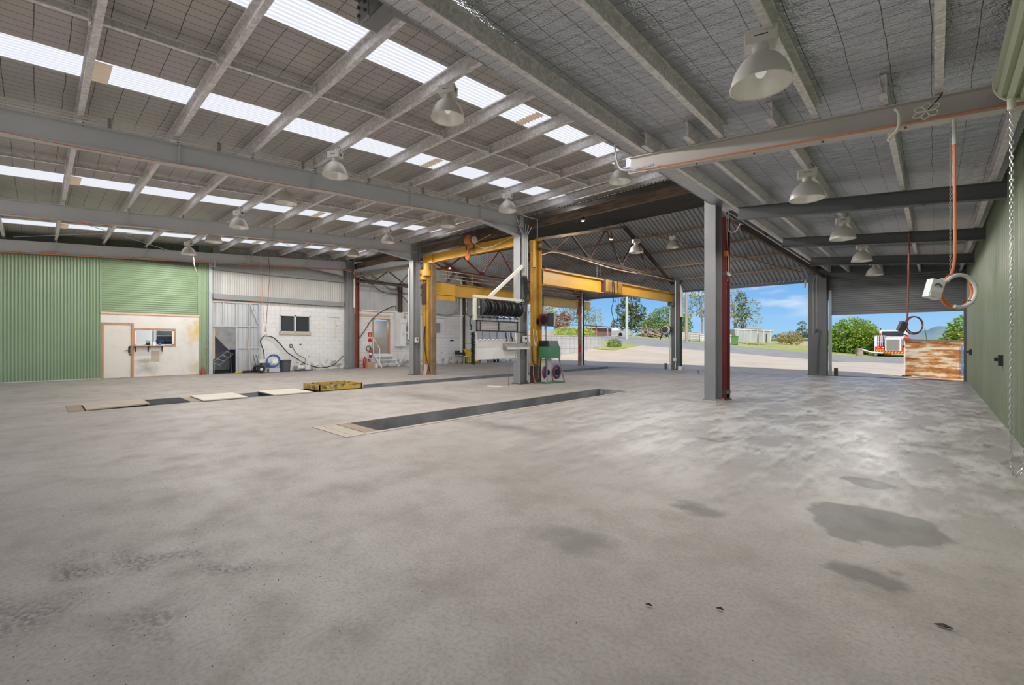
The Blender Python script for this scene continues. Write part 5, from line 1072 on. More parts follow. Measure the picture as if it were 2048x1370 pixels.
tag(MB().cyl((XL+.01,12.25,1.44), .11, .006, 20, 'x').build('round_sign', M['red']), 'round red sign below the extinguisher sign', 'sign')
def exting(x, y, z, label, s=1., up=False):
    t = thing('fire_extinguisher', label, 'extinguisher', (x,y,z))
    MB().lathe([(.07*s,0),(.075*s,.02),(.075*s,.40*s),(.05*s,.46*s),(.025*s,.48*s)], (x,y,z), 16).build('cylinder', M['red'], t, smooth=True); MB().box(x-.02, x+.05, y-.02, y+.02, z+.48*s, z+.54*s).build('valve', M['black'], t)
    MB().tube(spline([(x+.02,y,z+.5*s),(x+.03,y+.1,z+.45*s),(x+.02,y+.09,z+.2*s)]), .012, 5).build('hose', M['black'], t)
    if up: MB().lathe([(.0765*s,.15),(.0765*s,.25)], (x,y,z), 16).build('label_band', M['white'], t)
    return t
exting(XL+.35, 11.75, 0, 'red extinguisher standing on the floor beside the cardboard box', 1.05); exting(XL+.12, 12.22, .52, 'red extinguisher hung on the block wall under the round sign', .95, True); exting(XL+.32, 12.0, .02, 'red extinguisher standing behind the cardboard box', .8, True)
hr2 = MB().tube([(XL+.1,12.12+.13*math.cos(a),1.0+.13*math.sin(a)) for a in frange(0,6.2,20)], .02, 6, closed=True); tag(hr2.build('coiled_hose', M['black']), 'small coiled hose hanging above the wall extinguisher', 'hose')
bx = thing('cardboard_box', 'cardboard box on the floor in front of the extinguishers', 'box', (XL+.65, 11.9, 0)); MB().box(XL+.5, XL+.8, 11.72, 12.08, 0, .26).build('carton', M['cardboard'], bx); MB().box(XL+.5, XL+.8, 11.89, 11.91, .258, .264).build('tape', M['pine_pale'], bx)
tag(MB().lathe([(.12,0),(.14,.22),(.13,.22),(.11,.02)], (XL+.6,12.25,0), 16).build('white_bucket', M['white']), 'white bucket between the cardboard box and the entry steps', 'bucket')
tag(MB().tube(spline([(-21.85,11.5,1.45),(-21.9,12.0,2.1),(-21.9,12.29,2.52),(-21.9,12.9,3.0),(-21.85,13.66,3.35),(-21.85,13.75,3.2)]), .02, 6).build('black_cable', M['black'], smooth=True), 'black cable sagging from the red oxide post up past the shed doorway', 'cable')
tag(MB().tube(spline([(-21.8,11.58,4.97),(-21.8,12.29,4.38),(-21.8,13.04,4.04),(-21.8,13.98,3.98),(-21.8,14.48,3.59),(-21.85,14.6,3.1)]), .018, 6).build('black_cable', M['black'], smooth=True), 'black cable drooping across the zinc cladding above the white cabinet', 'cable')
rp = thing('wall_stanchion', 'dark steel stanchion on the zinc cladding above the white cabinet', 'stanchion', (XL+.1, 14.05, 3.0)); MB().ibeam((XL+.12,14.05,2.95), (XL+.12,14.05,4.6), .16, .2, .012, .01).build('i_section', M['rust_dark'], rp)
dp = thing('downpipe', 'white downpipe and bends on the old shed end wall', 'pipe', (XL+.1, 18.55, 0))
MB().tube([(XL+.08,18.55,.1),(XL+.08,18.55,5.6)], .06, 10).build('pipe', M['white_dull'], dp); MB().tube(spline([(XL+.1,16.2,3.05),(XL+.1,17.4,3.0),(XL+.1,18.0,3.15),(XL+.1,18.25,3.6),(XL+.1,18.2,4.2),(XL+.1,18.0,4.4)]), .045, 8).build('pipe_bend', M['chrome'], dp)
MB().tube([(XL+.1,18.95,4.1),(XL+.1,18.95,3.2),(XL+.1,19.2,3.0),(XL+.1,21.4,3.0)], .045, 8).build('pipe_bend', M['chrome'], dp)
MB().box(XL+.02, XL+.12, 18.75, 18.85, 0, 6.0).build('dark_stanchion', M['rust_dark'], dp)
tag(MB().box(XL+.02, XL+.10, 16.0, 16.85, 1.95, 2.5).build('metal_cover', M['steel']), 'grey metal cover sheet on the block wall behind the broad crane post', 'panel')
cw = thing('wall_conduit', 'thin conduit tracing down and along the block wall beside the grey cover sheet', 'conduit', (XL+.03, 17.2, 1.8)); MB().tube([(XL+.03,16.5,2.82),(XL+.03,17.3,2.82),(XL+.03,17.3,1.62)], .016, 6).build('pipe', M['haul'], cw); MB().tube([(XL+.03,16.0,1.62),(XL+.03,18.9,1.62),(XL+.03,18.9,1.25),(XL+.03,19.5,1.25)], .014, 6).build('pipe', M['haul'], cw)
tag(MB().box(XL+.02, XL+.06, 17.7, 17.95, 1.42, 1.5).build('tool_hook', M['black']), 'small black hook rack on the block wall above the stained patch', 'hook')
XL += .13
ybn = thing('wheelie_bin', 'yellow wheelie bin against the white block wall', 'bin', (XL+.45, 19.05, 0))
MB().add([(XL+.2,18.75,.05),(XL+.7,18.75,.05),(XL+.7,19.35,.05),(XL+.2,19.35,.05),(XL+.1,18.66,.85),(XL+.8,18.66,.85),(XL+.8,19.44,.85),(XL+.1,19.44,.85)], [(3,2,1,0),(4,5,6,7),(0,1,5,4),(1,2,6,5),(2,3,7,6),(3,0,4,7)]).build('tub', M['yellow_plastic'], ybn); MB().box(XL+.06, XL+.84, 18.62, 19.48, .85, .9).build('lid', M['yellow_plastic'], ybn)
for y in (18.75, 19.3): MB().cyl((XL+.18,y,.09), .09, .05, 14, 'y').build('wheel', M['black'], ybn)
XL -= .13
for yc, m_, lb in ((18.0,'black_plastic','dark office chair beside the yellow wheelie bin'), (18.42,'steel_dark','pale seated steel chair right next to the yellow wheelie bin')):
    t = thing('chair', lb, 'chair', (XL+.55, yc, 0)); x = XL+.55
    MB().box(x-.2, x+.2, yc-.2, yc+.2, .43, .47).build('seat', M['white_dull'] if yc > 18.2 else M[m_], t); MB().box(x-.2, x-.16, yc-.19, yc+.19, .55, .82 if yc < 18.2 else .70).build('backrest', M['black_plastic'], t)
    for sx in (-.18,.18):
        for sy in (-.18,.18): MB().tube([(x+sx,yc+sy,0),(x+sx,yc+sy,.43)], .014, 6).build('leg', M['chrome'], t)
    MB().tube([(x-.18,yc-.16,.45),(x-.18,yc-.16,.6)], .012, 6).build('back_support', M['chrome'], t)
for k, (y, w_, h_, m_, lb) in enumerate(((20.05,.5,.28,'white_dull','pale low box on the floor behind the splash board'), (20.7,.4,.3,'steel','grey crate on the floor behind the splash board'), (21.3,.3,.22,'black_plastic','small dark crate by the far end of the block wall'))):
    tag(MB().box(XL+.2, XL+.6, y-w_/2, y+w_/2, 0, h_).build('floor_crate', M[m_]), lb, 'crate')
# ------------------------------------------------------------------ outside
def sm(t): t = max(0., min(1., t)); return t*t*(3-2*t)
def gz(x, y):
    return sm((y-23)/20)*min(2.2, max(0., .085*(-x-5)))-.015*(1-sm((y-22)/3))-.10*sm((x+3.2)/2.5)*(1-sm((y-30)/15)) if y > 21.5 else -.02
def ground_patch(name, m, x0, x1, y0, y1, nx, ny, dz=0, kind='structure', edge=None):
    b = MB(); fx = frange(x0, x1, nx)
    b.sheet(lambda x, t: (lambda y: (x, y, gz(x, y)+dz))(y0(x)+(y1(x)-y0(x))*t), fx, frange(0, 1, ny))
    o = b.build(name, m, origin=(0,0,0), smooth=True); o['kind'] = kind; return o
K = lambda v: (lambda x: v)
ground_patch('ground_apron', M['apron'], -60, 30, K(21.8), lambda x: 38+.0*x, 90, 40)
ground_patch('road', M['road'], -90, 60, lambda x: 38, lambda x: 52-.06*(x+5), 75, 12)
ground_patch('ground_grass', M['grass'], -160, 90, lambda x: 52-.06*(x+5), K(240), 120, 50)
gp = MB(); gp.sheet(lambda x, t: (x, 33.2+.9*abs(math.sin(x*.9))*.3+(38.3-33.2)*t, gz(x, 33.2+(38.3-33.2)*t)+.04), frange(-40, -19.6, 30), frange(0, 1, 6)); o = gp.build('grass_verge', M['grass'], smooth=True); o['kind'] = 'structure'
struct(MB().box(-300, 300, 239, 240, -20, 1.2).build('ground_far', M['grass']))
struct(MB().sheet(lambda x, y: (x, y, -.03), [-40, 40], [YF-60, YF-1]).build('ground_front', M['apron']))
struct(MB().sheet(lambda x, y: (x, y, -.04), [XR+.15, 60], [YF-1, 21.8]).build('ground_side', M['apron']))
# hills
def hz(x):
    r = 0
    for c, w, h in ((5,70,78),(-105,60,62),(-200,90,40),(95,80,50),(-320,140,46),(260,150,44),(-600,200,40),(500,250,40)): r += h*math.exp(-((x-c)/w)**2)
    return r+5*math.sin(x*.06)+3*math.sin(x*.15+1)
b = MB(); b.sheet(lambda x, t: (x, 1500+500*t, -8+.56*hz(x)*math.sin(math.pi*min(1,t*1.0)/2)+6*math.sin(x*.05+t*9)*t), frange(-1400, 900, 160), frange(0, 1, 10))
struct(b.build('hills', M['hills'], smooth=True))
# ---- foliage
def leaf_cloud(b, blobs, n, size, seed, droop=.2, asp=.45):
    r = random.Random(seed); tot = sum(w[3]*w[4]*w[5] for w in blobs)
    for cx, cy, cz, rx, ry, rz in blobs:
        for _ in range(int(n*rx*ry*rz/tot)):
            while True:
                p = Vector((r.uniform(-1,1), r.uniform(-1,1), r.uniform(-1,1)))
                if .0 < p.length <= 1: break
            p = p.normalized()*(.55+.45*r.random()**.6) if r.random() < .8 else p
            o = Vector((cx+p.x*rx, cy+p.y*ry, cz+p.z*rz)); d = Vector((p.x+r.uniform(-.8,.8), p.y+r.uniform(-.8,.8), p.z*.6-droop+r.uniform(-.6,.6))).normalized()
            s = d.cross(Vector((r.uniform(-1,1), r.uniform(-1,1), r.uniform(-1,1)))).normalized(); L = size*r.uniform(.6,1.3)
            b.add([o, o+d*L*.5+s*L*asp*.5, o+d*L, o+d*L*.5-s*L*asp*.5], [(0,1,2,3)])
def tree(name, label, x, y, blobs, n, size, leafm, trunk_h, trunk_r=.15, limbs=4, seed=1, cat='tree', z0=None, group=None, bark='bark', asp=.45):
    z0 = gz(x,y) if z0 is None else z0; t = thing(name, label, cat, (x,y,z0), group); b = MB(); leaf_cloud(b, [(x+bx,y+by,z0+bz,rx,ry,rz) for bx,by,bz,rx,ry,rz in blobs], n, size, seed, asp=asp)
    b.build('foliage', M[leafm], t)
    r = random.Random(seed+50); w = MB(); w.tube([(x,y,z0-.2),(x+.1,y,z0+trunk_h*.5),(x,y,z0+trunk_h)], [trunk_r*1.2,trunk_r,trunk_r*.7], 8)
    bl = blobs if len(blobs) <= limbs else r.sample(blobs, limbs)
    for bx, by, bz, rx, ry, rz in bl: w.tube(spline([(x,y,z0+trunk_h*.75),(x+bx*.5,y+by*.5,z0+trunk_h*.6+bz*.35),(x+bx,y+by,z0+bz)], 4), [trunk_r*.6]*4+[trunk_r*.4]*4+[trunk_r*.15], 6)
    w.build('trunk', M[bark], t); return t
# big bushy tree in the rear door opening, and its neighbour
tree('bushy_tree', 'big rounded light green tree filling the half open rear doorway', -6.4, 60.5, [(0,0,2.1,2.1,1.6,1.7),(-1.0,.3,1.6,1.4,1.2,1.4),(.9,0,1.7,1.3,1.2,1.5),(.2,-.5,1.0,1.9,1.2,.9),(-1.6,0,.9,1.2,1.1,.9)], 5200, .34, 'leaf_mango', 1.2, .2, seed=11)
tree('bushy_tree', 'smaller light green tree between the big rounded tree and the red truck', -4.6, 63.2, [(0,0,1.5,1.5,1.2,1.2),(.7,.2,1.0,1.1,1.,1.0),(-.5,-.3,.8,1.2,1.,.8)], 2600, .32, 'leaf_mango', .8, .15, seed=12)
tree('bushy_tree', 'light green tree rising behind the rusty panel at the green wall', 2.9, 62, [(0,0,2.2,2.0,1.5,2.0),(-1.2,0,1.2,1.3,1.2,1.2),(1.3,0,2.6,1.5,1.2,1.6)], 3600, .36, 'leaf_mango', 1.4, .2, seed=13)
tree('tall_tree', 'tall dark tree behind the pale green power pole', -40.5, 74.5, [(0,0,6.6,1.6,1.4,1.5),(-1.2,0,5.2,1.6,1.3,1.3),(1.5,0,4.8,1.5,1.3,1.2),(0,0,3.4,2.0,1.6,1.5),(-2.0,0,2.4,1.7,1.3,1.2),(1.9,0,2.6,1.8,1.4,1.5),(.3,0,8.0,1.0,.9,.9)], 2600, .42, 'leaf_dark', 5.5, .22, 6, 14, asp=.55)
tree('rounded_bush', 'dense rounded green bush beyond the woodpile', -31.0, 68.5, [(0,0,2.5,2.9,2.2,2.3),(-2.0,0,1.6,1.9,1.6,1.7),(1.9,.2,1.8,2.1,1.6,1.9)], 5200, .34, 'leaf_bush', 1.2, .2, seed=15, cat='bush')
gum = [(0,0,7.5,2.0,1.6,1.2),(-1.8,0,6.3,1.7,1.4,1.1),(2.2,0,6.0,1.8,1.5,1.2),(.6,0,4.4,1.6,1.4,.9),(-2.6,0,4.2,1.3,1.2,.9),(2.9,0,3.8,1.4,1.2,1.),(-.6,0,9.0,1.5,1.2,.9)]
tree('gum_tree', 'tall airy gum tree beside the dark rear post', -27.5, 74, gum, 1900, .40, 'leaf_gum', 5.2, .16, 7, 16, asp=.35)
tree('gum_tree', 'second airy gum tree partly hidden by the lone grey column', -24.0, 79, [(a,b_,c_*.9,d,e,f) for a,b_,c_,d,e,f in gum], 1500, .40, 'leaf_gum', 5.0, .16, 7, 17, asp=.35)
tree('gum_tree', 'thin dark leaved gum edging the maroon post', -20.6, 71, [(0,0,6.3,.7,.7,1.0),(.2,0,4.4,.8,.7,.9),(-.2,0,2.6,.8,.7,.8)], 700, .34, 'leaf_dark', 5, .1, 3, 18)
tree('gum_tree', 'pale gum tree behind the copper leaved tree', -45.5, 56, [(a,b_,c_*.62+.5,d,e,f) for a,b_,c_,d,e,f in gum], 1500, .40, 'leaf_gum', 4, .16, 7, 19, asp=.35)
tree('gum_tree', 'pale gum tree behind the rusty brown shed', -43.5, 63, [(a,b_,c_*.6+.3,d,e,f) for a,b_,c_,d,e,f in gum], 1500, .40, 'leaf_gum', 4, .16, 7, 20, asp=.35)
tree('copper_tree', 'small copper leaved tree above the lime green hedge', -28.2, 37.6, [(0,0,1.6,.75,.7,.9),(-.3,0,.9,.6,.6,.6),(.3,.1,2.2,.5,.5,.5)], 900, .22, 'leaf_red', 1.4, .06, 3, 21, z0=1.85, asp=.55)
tree('shrub', 'tan leaved shrub in front of the paling fence', -16.4, 80.5, [(0,0,1.2,1.5,1.1,.9),(-.7,0,.8,1.0,.9,.6),(.8,0,.7,1.0,.9,.6)], 1300, .28, 'leaf_tan', .8, .08, seed=22, cat='shrub')
tree('pine_sapling', 'dark sapling showing above the paling fence beside the charcoal post', -17.8, 97, [(0,0,3.3,.5,.5,1.0),(0,0,2.2,.9,.9,.8),(.2,0,1.2,1.3,1.1,.8)], 800, .36, 'leaf_dark', 3, .1, seed=23)
for k in range(9):
    x = -26+2.3*k; tree('hedge_tree', ['dark tree on the skyline far behind the grey skip','low dark tree on the skyline behind the paling fence','rounded dark tree on the skyline behind the fence roof'][k % 3], x, 118+3*(k % 3), [(0,0,1.4,1.9,1.5,1.3)], 380, .5, 'leaf_dark', .8, .1, 1, 30+k, z0=.6, group='dark skyline trees behind the fence '+'abc'[k % 3])
# garden terrace, retaining wall and hedge
rt = thing('retaining_wall', 'pale block retaining wall below the lime green hedge', 'wall', (-21.6, 28.5, 0))
w = MB(); w.box(-21.95, -21.6, 24.3, 34.75, -.3, 1.85); w.box(-34, -21.6, 34.75, 35.05, -.3, 1.85); w.build('block_face', M['retain'], rt); MB().box(-21.98, -21.56, 24.3, 35.08, 1.85, 1.9).build('capping', M['retain'], rt)
q = MB()
for z in (.45, .85, 1.25, 1.62): q.box(-21.6, -21.594, 24.3, 35.0, z, z+.012)
for k in range(18): q.box(-21.6, -21.594, 24.4+.6*k, 24.412+.6*k, -.1, 1.85)
q.build('joint_lines', M['plate'], rt)
struct(MB().box(-60, -21.95, 24.3, 34.8, 1.0, 1.8).build('ground_terrace', M['grass']))
tag(MB().box(-24.4, -24.0, 26.5, 31.5, 1.7, 2.35).build('garden_wall', M['retain']), 'low white garden wall stepped back above the retaining wall', 'wall')
for k, (x, y, rx, ry, rz, n, lb) in enumerate(((-22.9,32.9,.6,1.1,.55,900,'lime green hedge shrub at the far end of the retaining wall'), (-22.9,30.9,.6,1.2,.5,900,'lime green hedge shrub in the middle of the retaining wall'), (-25.2,29.2,.5,1.6,.35,700,'low lime green shrub behind the white garden wall'), (-23.0,34.6,.5,.7,.4,500,'lime green shrub tumbling over the corner of the retaining wall'))):
    tree('hedge_shrub', lb, x, y, [(0,0,.35,rx,ry,rz)], n, .17, 'leaf_lime', .25, .04, 1, 40+k, cat='shrub', z0=1.8)
tree('spill_shrub', 'dark green shrub on the ground at the end of the retaining wall', -20.9, 35.6, [(0,0,.3,.5,.8,.4)], 700, .16, 'leaf_bush', .2, .04, 1, 47, cat='shrub')
# poles, post, sheds
def pole(x, y, h, r, m, lb):
    z0 = gz(x,y); return tag(MB().tube([(x,y,z0-.3),(x,y,z0+h)], [r,r*.8], 12).build('power_pole', M[m], smooth=True), lb, 'pole')
pole(-25.0, 45.2, 9.5, .16, 'pole_green', 'pale green power pole standing at the road beyond the yellow beam'); pole(-20.9, 51.6, 9, .17, 'pole_brown', 'brown weathered pole next to the dark rear post')
tag(MB().tube([(-29.3,48.3,gz(-29.3,48.3)-.2),(-29.35,48.3,gz(-29.3,48.3)+1.15)], .09, 8).build('fence_post', M['bark']), 'lone leaning timber fence post by the road', 'post')
s_ = thing('brown_shed', 'rusty brown open shed beyond the hedge', 'shed', (-34, 51, 2.2))
MB().box(-36.5, -31.9, 50, 53.5, 2.0, 3.2).build('walls', M['shed_brown'], s_); MB().add([(-36.8,49.6,3.75),(-31.5,49.6,3.35),(-31.5,53.8,3.35),(-36.8,53.8,3.75),(-36.8,49.6,3.85),(-31.5,49.6,3.45),(-31.5,53.8,3.45),(-36.8,53.8,3.85)], [(3,2,1,0),(4,5,6,7),(0,1,5,4),(1,2,6,5),(2,3,7,6),(3,0,4,7)]).build('roof', M['rust_dark'], s_)
for x in (-32.0, -33.5): MB().box(x, x+.12, 49.75, 49.87, 2.0, 3.4).build('post', M['pine'], s_)
s2 = thing('white_tank', 'small white rainwater tank near the lone fence post', 'tank', (-36, 61.5, 2.2)); MB().lathe([(.75,0),(.75,1.2),(.4,1.45),(.0,1.5)], (-36,61.5,2.1), 20).build('tank_body', M['white_dull'], s2, smooth=True); MB().cyl((-36,61.5,3.55), .2, .08, 12).build('tank_lid', M['white'], s2)
s3 = thing('grey_trailer', 'low grey trailer tray by the pale green pole', 'trailer', (-32.6, 58, 2.2)); MB().box(-34.2, -31.3, 57.4, 58.4, 2.35, 3.0).build('tray', M['skip'], s3); MB().box(-34.0, -31.5, 57.5, 58.3, 2.9, 3.02).build('inside', M['steel'], s3); MB().lathe([(.1,-.1),(.28,-.1),(.28,.1),(.1,.1)], (-32.7,57.35,2.45), 14, 'y').build('wheel', M['black'], s3)
wd = thing('woodpile', 'heap of dead branches and stumps on the grass by the rounded bush', 'woodpile', (-29.6, 60.3, 2.1)); r = random.Random(9)
for k in range(90):
    c_ = Vector((-29.6+r.gauss(0,1.0), 60.3+r.gauss(0,.6), 2.1+abs(r.gauss(0,.55)))); d = Vector((r.uniform(-1,1), r.uniform(-1,1), r.uniform(-.4,.7))).normalized()*r.uniform(.3,1.1)
    MB().tube([c_-d, c_+d*.2+Vector((0,0,.06)), c_+d], [.09,.07,.03], 6).build('branch', M['dead_wood'], wd)
for k in range(14):
    a = r.uniform(-.5,.5); MB().bar((-30.7+.12*k+a*.2, 60.1+r.uniform(-.3,.3), 2.0), (-30.8+.1*k+a, 60.2, 3.0+r.uniform(-.2,.5)-.05*k), .22, .16).build('stump', M['dead_wood'], wd)
# white cubic tanks
IB = None; ibl = ['cream caged liquid tank at the pole end of the row', 'yellowed caged liquid tank, second from the brown pole', 'white caged liquid tank, third from the brown pole', 'white caged liquid tank, fourth from the brown pole', 'white caged liquid tank at the end of the row by the column']
for k, lb in enumerate(ibl):
    x, y = -23.1+1.12*k, 57+.25*k; z0 = gz(x,y)
    t = thing('liquid_tank', lb, 'tank', (x,y,z0), 'caged liquid tanks beyond the road'); MB().box(x-.5, x+.5, y-.5, y+.5, z0+.14, z0+1.12).build('bottle', M['cream' if k < 2 else 'white'], t); MB().box(x-.55, x+.55, y-.55, y+.55, z0, z0+.14).build('pallet_base', M['steel'], t)
    c = MB()
    for q in frange(-.52,.52,5): c.box(x+q-.01, x+q+.01, y-.53, y-.51, z0+.14, z0+1.14)
    for z in (.3,.6,.9,1.13): c.box(x-.53, x+.53, y-.535, y-.515, z0+z-.01, z0+z+.01)
    c.build('cage', M['chrome'], t)
# skip, bin, fence
sx, sy = -18.3, 66.5; z0 = gz(sx,sy); sk = thing('skip_bin', 'big grey ribbed skip bin on the grass beside the green wheelie bin', 'skip', (sx,sy,z0))
ux = Vector((.80,.60,0)); uy = Vector((-.60,.80,0)); P = lambda a, b_, c_: tuple(Vector((sx,sy,z0))+ux*a+uy*b_+Vector((0,0,c_)))
MB().add([P(-1.9,-.9,.2),P(2.3,-.9,.2),P(2.3,.9,.2),P(-1.9,.9,.2),P(-2.4,-1.1,2.0),P(2.5,-1.1,1.75),P(2.5,1.1,1.75),P(-2.4,1.1,2.0)], [(3,2,1,0),(4,5,6,7),(0,1,5,4),(1,2,6,5),(2,3,7,6),(3,0,4,7)]).build('hopper', M['skip'], sk)
for q in frange(-1.9, 2.2, 5): MB().bar(P(q,-.94,.2), P(q-.02,-1.13,1.85), .1, .08).build('rib', M['white_dull'], sk)
MB().bar(P(-2.4,-1.13,2.0), P(2.5,-1.13,1.75), .1, .12).build('rim', M['white_dull'], sk); MB().bar(P(-1.2,0,2.05), P(1.2,0,1.98), 2.0, .12).build('load', M['dead_wood'], sk)
for q in (.6, 1.7): MB().bar(P(q,-1.2,0), P(q,-1.15,1.4), .08, .08).build('stand', M['rust_dark'], sk)
pl = thing('pallet', 'yellow pallet lying in front of the grey skip bin', 'pallet', (-16.9,63.2,gz(-16.9,63.2)))
for k in range(5): MB().box(-17.7, -16.2, 63+.2*k, 63.12+.2*k, gz(-16.9,63.2)+.16, gz(-16.9,63.2)+.2).build('board', M['yellow_plastic'], pl)
MB().box(-17.7, -17.5, 63, 63.9, gz(-16.9,63.2), gz(-16.9,63.2)+.16).box(-16.4, -16.2, 63, 63.9, gz(-16.9,63.2), gz(-16.9,63.2)+.16).build('bearer', M['pine'], pl)
gx, gy = -16.9, 55.6; z0 = gz(gx,gy); gb = thing('wheelie_bin', 'green wheelie bin on the grass beside the maroon post', 'bin', (gx,gy,z0))
MB().add([(gx-.24,gy-.26,z0+.06),(gx+.24,gy-.26,z0+.06),(gx+.24,gy+.26,z0+.06),(gx-.24,gy+.26,z0+.06),(gx-.32,gy-.36,z0+1.0),(gx+.32,gy-.36,z0+1.0),(gx+.32,gy+.36,z0+1.0),(gx-.32,gy+.36,z0+1.0)], [(3,2,1,0),(4,5,6,7),(0,1,5,4),(1,2,6,5),(2,3,7,6),(3,0,4,7)]).build('tub', M['bin_green'], gb)
MB().box(gx-.34, gx+.34, gy-.4, gy+.4, z0+1.0, z0+1.07).build('lid', M['bin_green'], gb); MB().cyl((gx-.26,gy+.24,z0+.1), .1, .52, 12, 'x').build('wheel', M['black'], gb)
fn = thing('paling_fence', 'timber paling fence with a faded green roof behind it', 'fence', (-17.5,86,.5)); q = MB(); a, c_ = Vector((-21.0,84.2,0)), Vector((-12.0,91,0)); d = (c_-a); n_ = 60
for k in range(n_):
    p = a+d*(k/n_); p2 = a+d*((k+.85)/n_); q.bar((p.x,p.y,1.0), (p2.x,p2.y,1.0), .03, 1.6+.06*(k % 3))
q.build('palings', M['fence'], fn); MB().bar((a.x,a.y+.9,1.95), (c_.x,c_.y+.9,1.95), 2.2, .12).build('green_roof', M['green_roof'], fn)
for k in range(4): p = a+d*(k/3); MB().box(p.x-.07, p.x+.07, p.y-.12, p.y-.0, .2, 1.9).build('post', M['bark'], fn)
tag(MB().tube(spline([(-42,60,10.2),(-20,58,9.3),(4,57,9.9)]), .03, 4).build('overhead_wire', M['steel_dark']), 'thin overhead wire crossing the blue sky', 'wire')
# log barrier
lg = thing('log_barrier', 'weathered log rail barrier on a stump by the big rounded tree', 'barrier', (-4.9, 53.5, 0)); z0 = gz(-4.9,53.5)
MB().lathe([(.30,-.1),(.26,.5),(.30,.72),(.1,.78)], (-5.15,53.4,z0), 10).build('stump', M['bark'], lg); MB().tube([(-4.95,53.3,z0+.66),(-4.3,53.4,.42),(-3.5,53.6,.36)], .06, 8).build('rail', M['white_dull'], lg); MB().tube([(-4.9,53.4,z0+.54),(-4.3,53.5,.36),(-3.5,53.75,.30)], .05, 8).build('rail', M['bark'], lg)
# ---- red and white crane truck, tail towards the shed
tx, ty = -2.85, 54.6; z0 = gz(tx,ty); tk = thing('crane_truck', 'red and white crane truck parked on the grass beside the trees', 'truck', (tx,ty,z0)); T = lambda m_, x0, x1, y0, y1, za, zb_, nm: MB().box(tx+x0, tx+x1, ty+y0, ty+y1, z0+za, z0+zb_).build(nm, M[m_], tk)
T('truck_red', -1.22, 1.25, 0, 5.5, .42, 1.02, 'body'); T('truck_red', -1.25, -.55, -.12, .3, .30, .95, 'bumper'); T('truck_white', -.52, .62, -.25, .8, .55, 1.75, 'engine_housing'); T('grille', -.40, .50, -.29, -.24, .62, 1.60, 'radiator_grille')
T('truck_white', -1.3, -1.1, -.1, .1, .1, 1.9, 'side_rail'); T('truck_white', -1.1, .9, 2.2, 5.2, 1.6, 2.55, 'cab'); T('glass_dark', -.9, .7, 2.15, 2.21, 1.95, 2.4, 'cab_window'); T('truck_red', .7, 1.25, .0, 1.2, .9, 1.7, 'side_locker')
T('black', -1.1, 1.15, .5, 5, .28, .46, 'chassis')
c = MB()
for k in range(11):
    x = -1.2+.22*k; c.add([(tx+x,ty-.31,z0+.30),(tx+x+.1,ty-.31,z0+.30),(tx+x+.2,ty-.31,z0+.48),(tx+x+.1,ty-.31,z0+.48)], [(0,1,2,3)])
for k in range(5):
    x = -1.2+.14*k; c.add([(tx+x,ty-.125,z0+.52),(tx+x+.07,ty-.125,z0+.52),(tx+x+.15,ty-.125,z0+.68),(tx+x+.08,ty-.125,z0+.68)], [(0,1,2,3)])
c.build('chevron_stripes', M['chevron'], tk); T('truck_red', -1.25, 1.25, -.30, -.25, .28, .50, 'rear_panel'); T('white', -.75, -.6, -.13, -.12, .8, .87, 'number_plate'); T('chevron', -1.1, -.95, -.13, -.12, .8, .87, 'tail_light')
for x in (-1.0, 1.0):
    for y in (.9, 4.2): MB().lathe([(.2,-.16),(.43,-.15),(.45,0),(.43,.15),(.2,.16)], (tx+x,ty+y,z0+.45), 18, 'x').build('wheel', M['black'], tk, smooth=True)
for k in range(5): MB().tube([(tx-1.15+.14*k,ty-.05,z0+1.0),(tx-1.15+.14*k,ty-.05,z0+1.95)], .025, 6).build('guard_rail', M['truck_white'], tk)
for z in (1.4, 1.95): MB().tube([(tx-1.2,ty-.05,z0+z),(tx-.5,ty-.05,z0+z)], .025, 6).build('guard_rail', M['truck_white'], tk)
T('truck_red', -1.0, -.85, .3, .5, 1.0, 2.2, 'red_stanchion'); T('grey_plastic', -.75, -.55, .35, .55, 1.0, 1.9, 'exhaust_stack'); T('white_dull', -.9, -.2, 1.0, 2.0, 1.02, 1.9, 'winch_cover')
MB().bar((tx+.9,ty+1.5,z0+1.8), (tx+1.05,ty-.1,z0+1.6), .3, .25).build('boom_tip', M['truck_red'], tk); MB().tube(spline([(tx+.3,ty-.1,z0+1.95),(tx+.7,ty-.1,z0+2.1),(tx+1.1,ty-.1,z0+1.9)]), .05, 6).build('hydraulic_hose', M['black'], tk); MB().tube([(tx+2.4,ty+1,z0+1.0),(tx+2.2,ty+1,z0+2.6)], .03, 6).build('aerial', M['steel_dark'], tk)
for k, (x, y, m_, lb) in enumerate(((3.2,92,'shed_brown','low brown roof far behind the rusty panel'), (6.2,98,'white_dull','pale roof far behind the rusty panel'))):
    t = thing('far_house', lb, 'house', (x,y,0)); MB().box(x-2.5, x+2.5, y-2, y+2, 0, 1.4).build('walls', M['white_dull'], t); MB().add([(x-3,y-2.3,1.4),(x+3,y-2.3,1.4),(x+3,y+2.3,1.4),(x-3,y+2.3,1.4),(x-2.2,y,2.1),(x+2.2,y,2.1)], [(3,2,1,0),(0,1,5,4),(1,2,5),(2,3,4,5),(3,0,4)]).build('roof', M[m_], t)
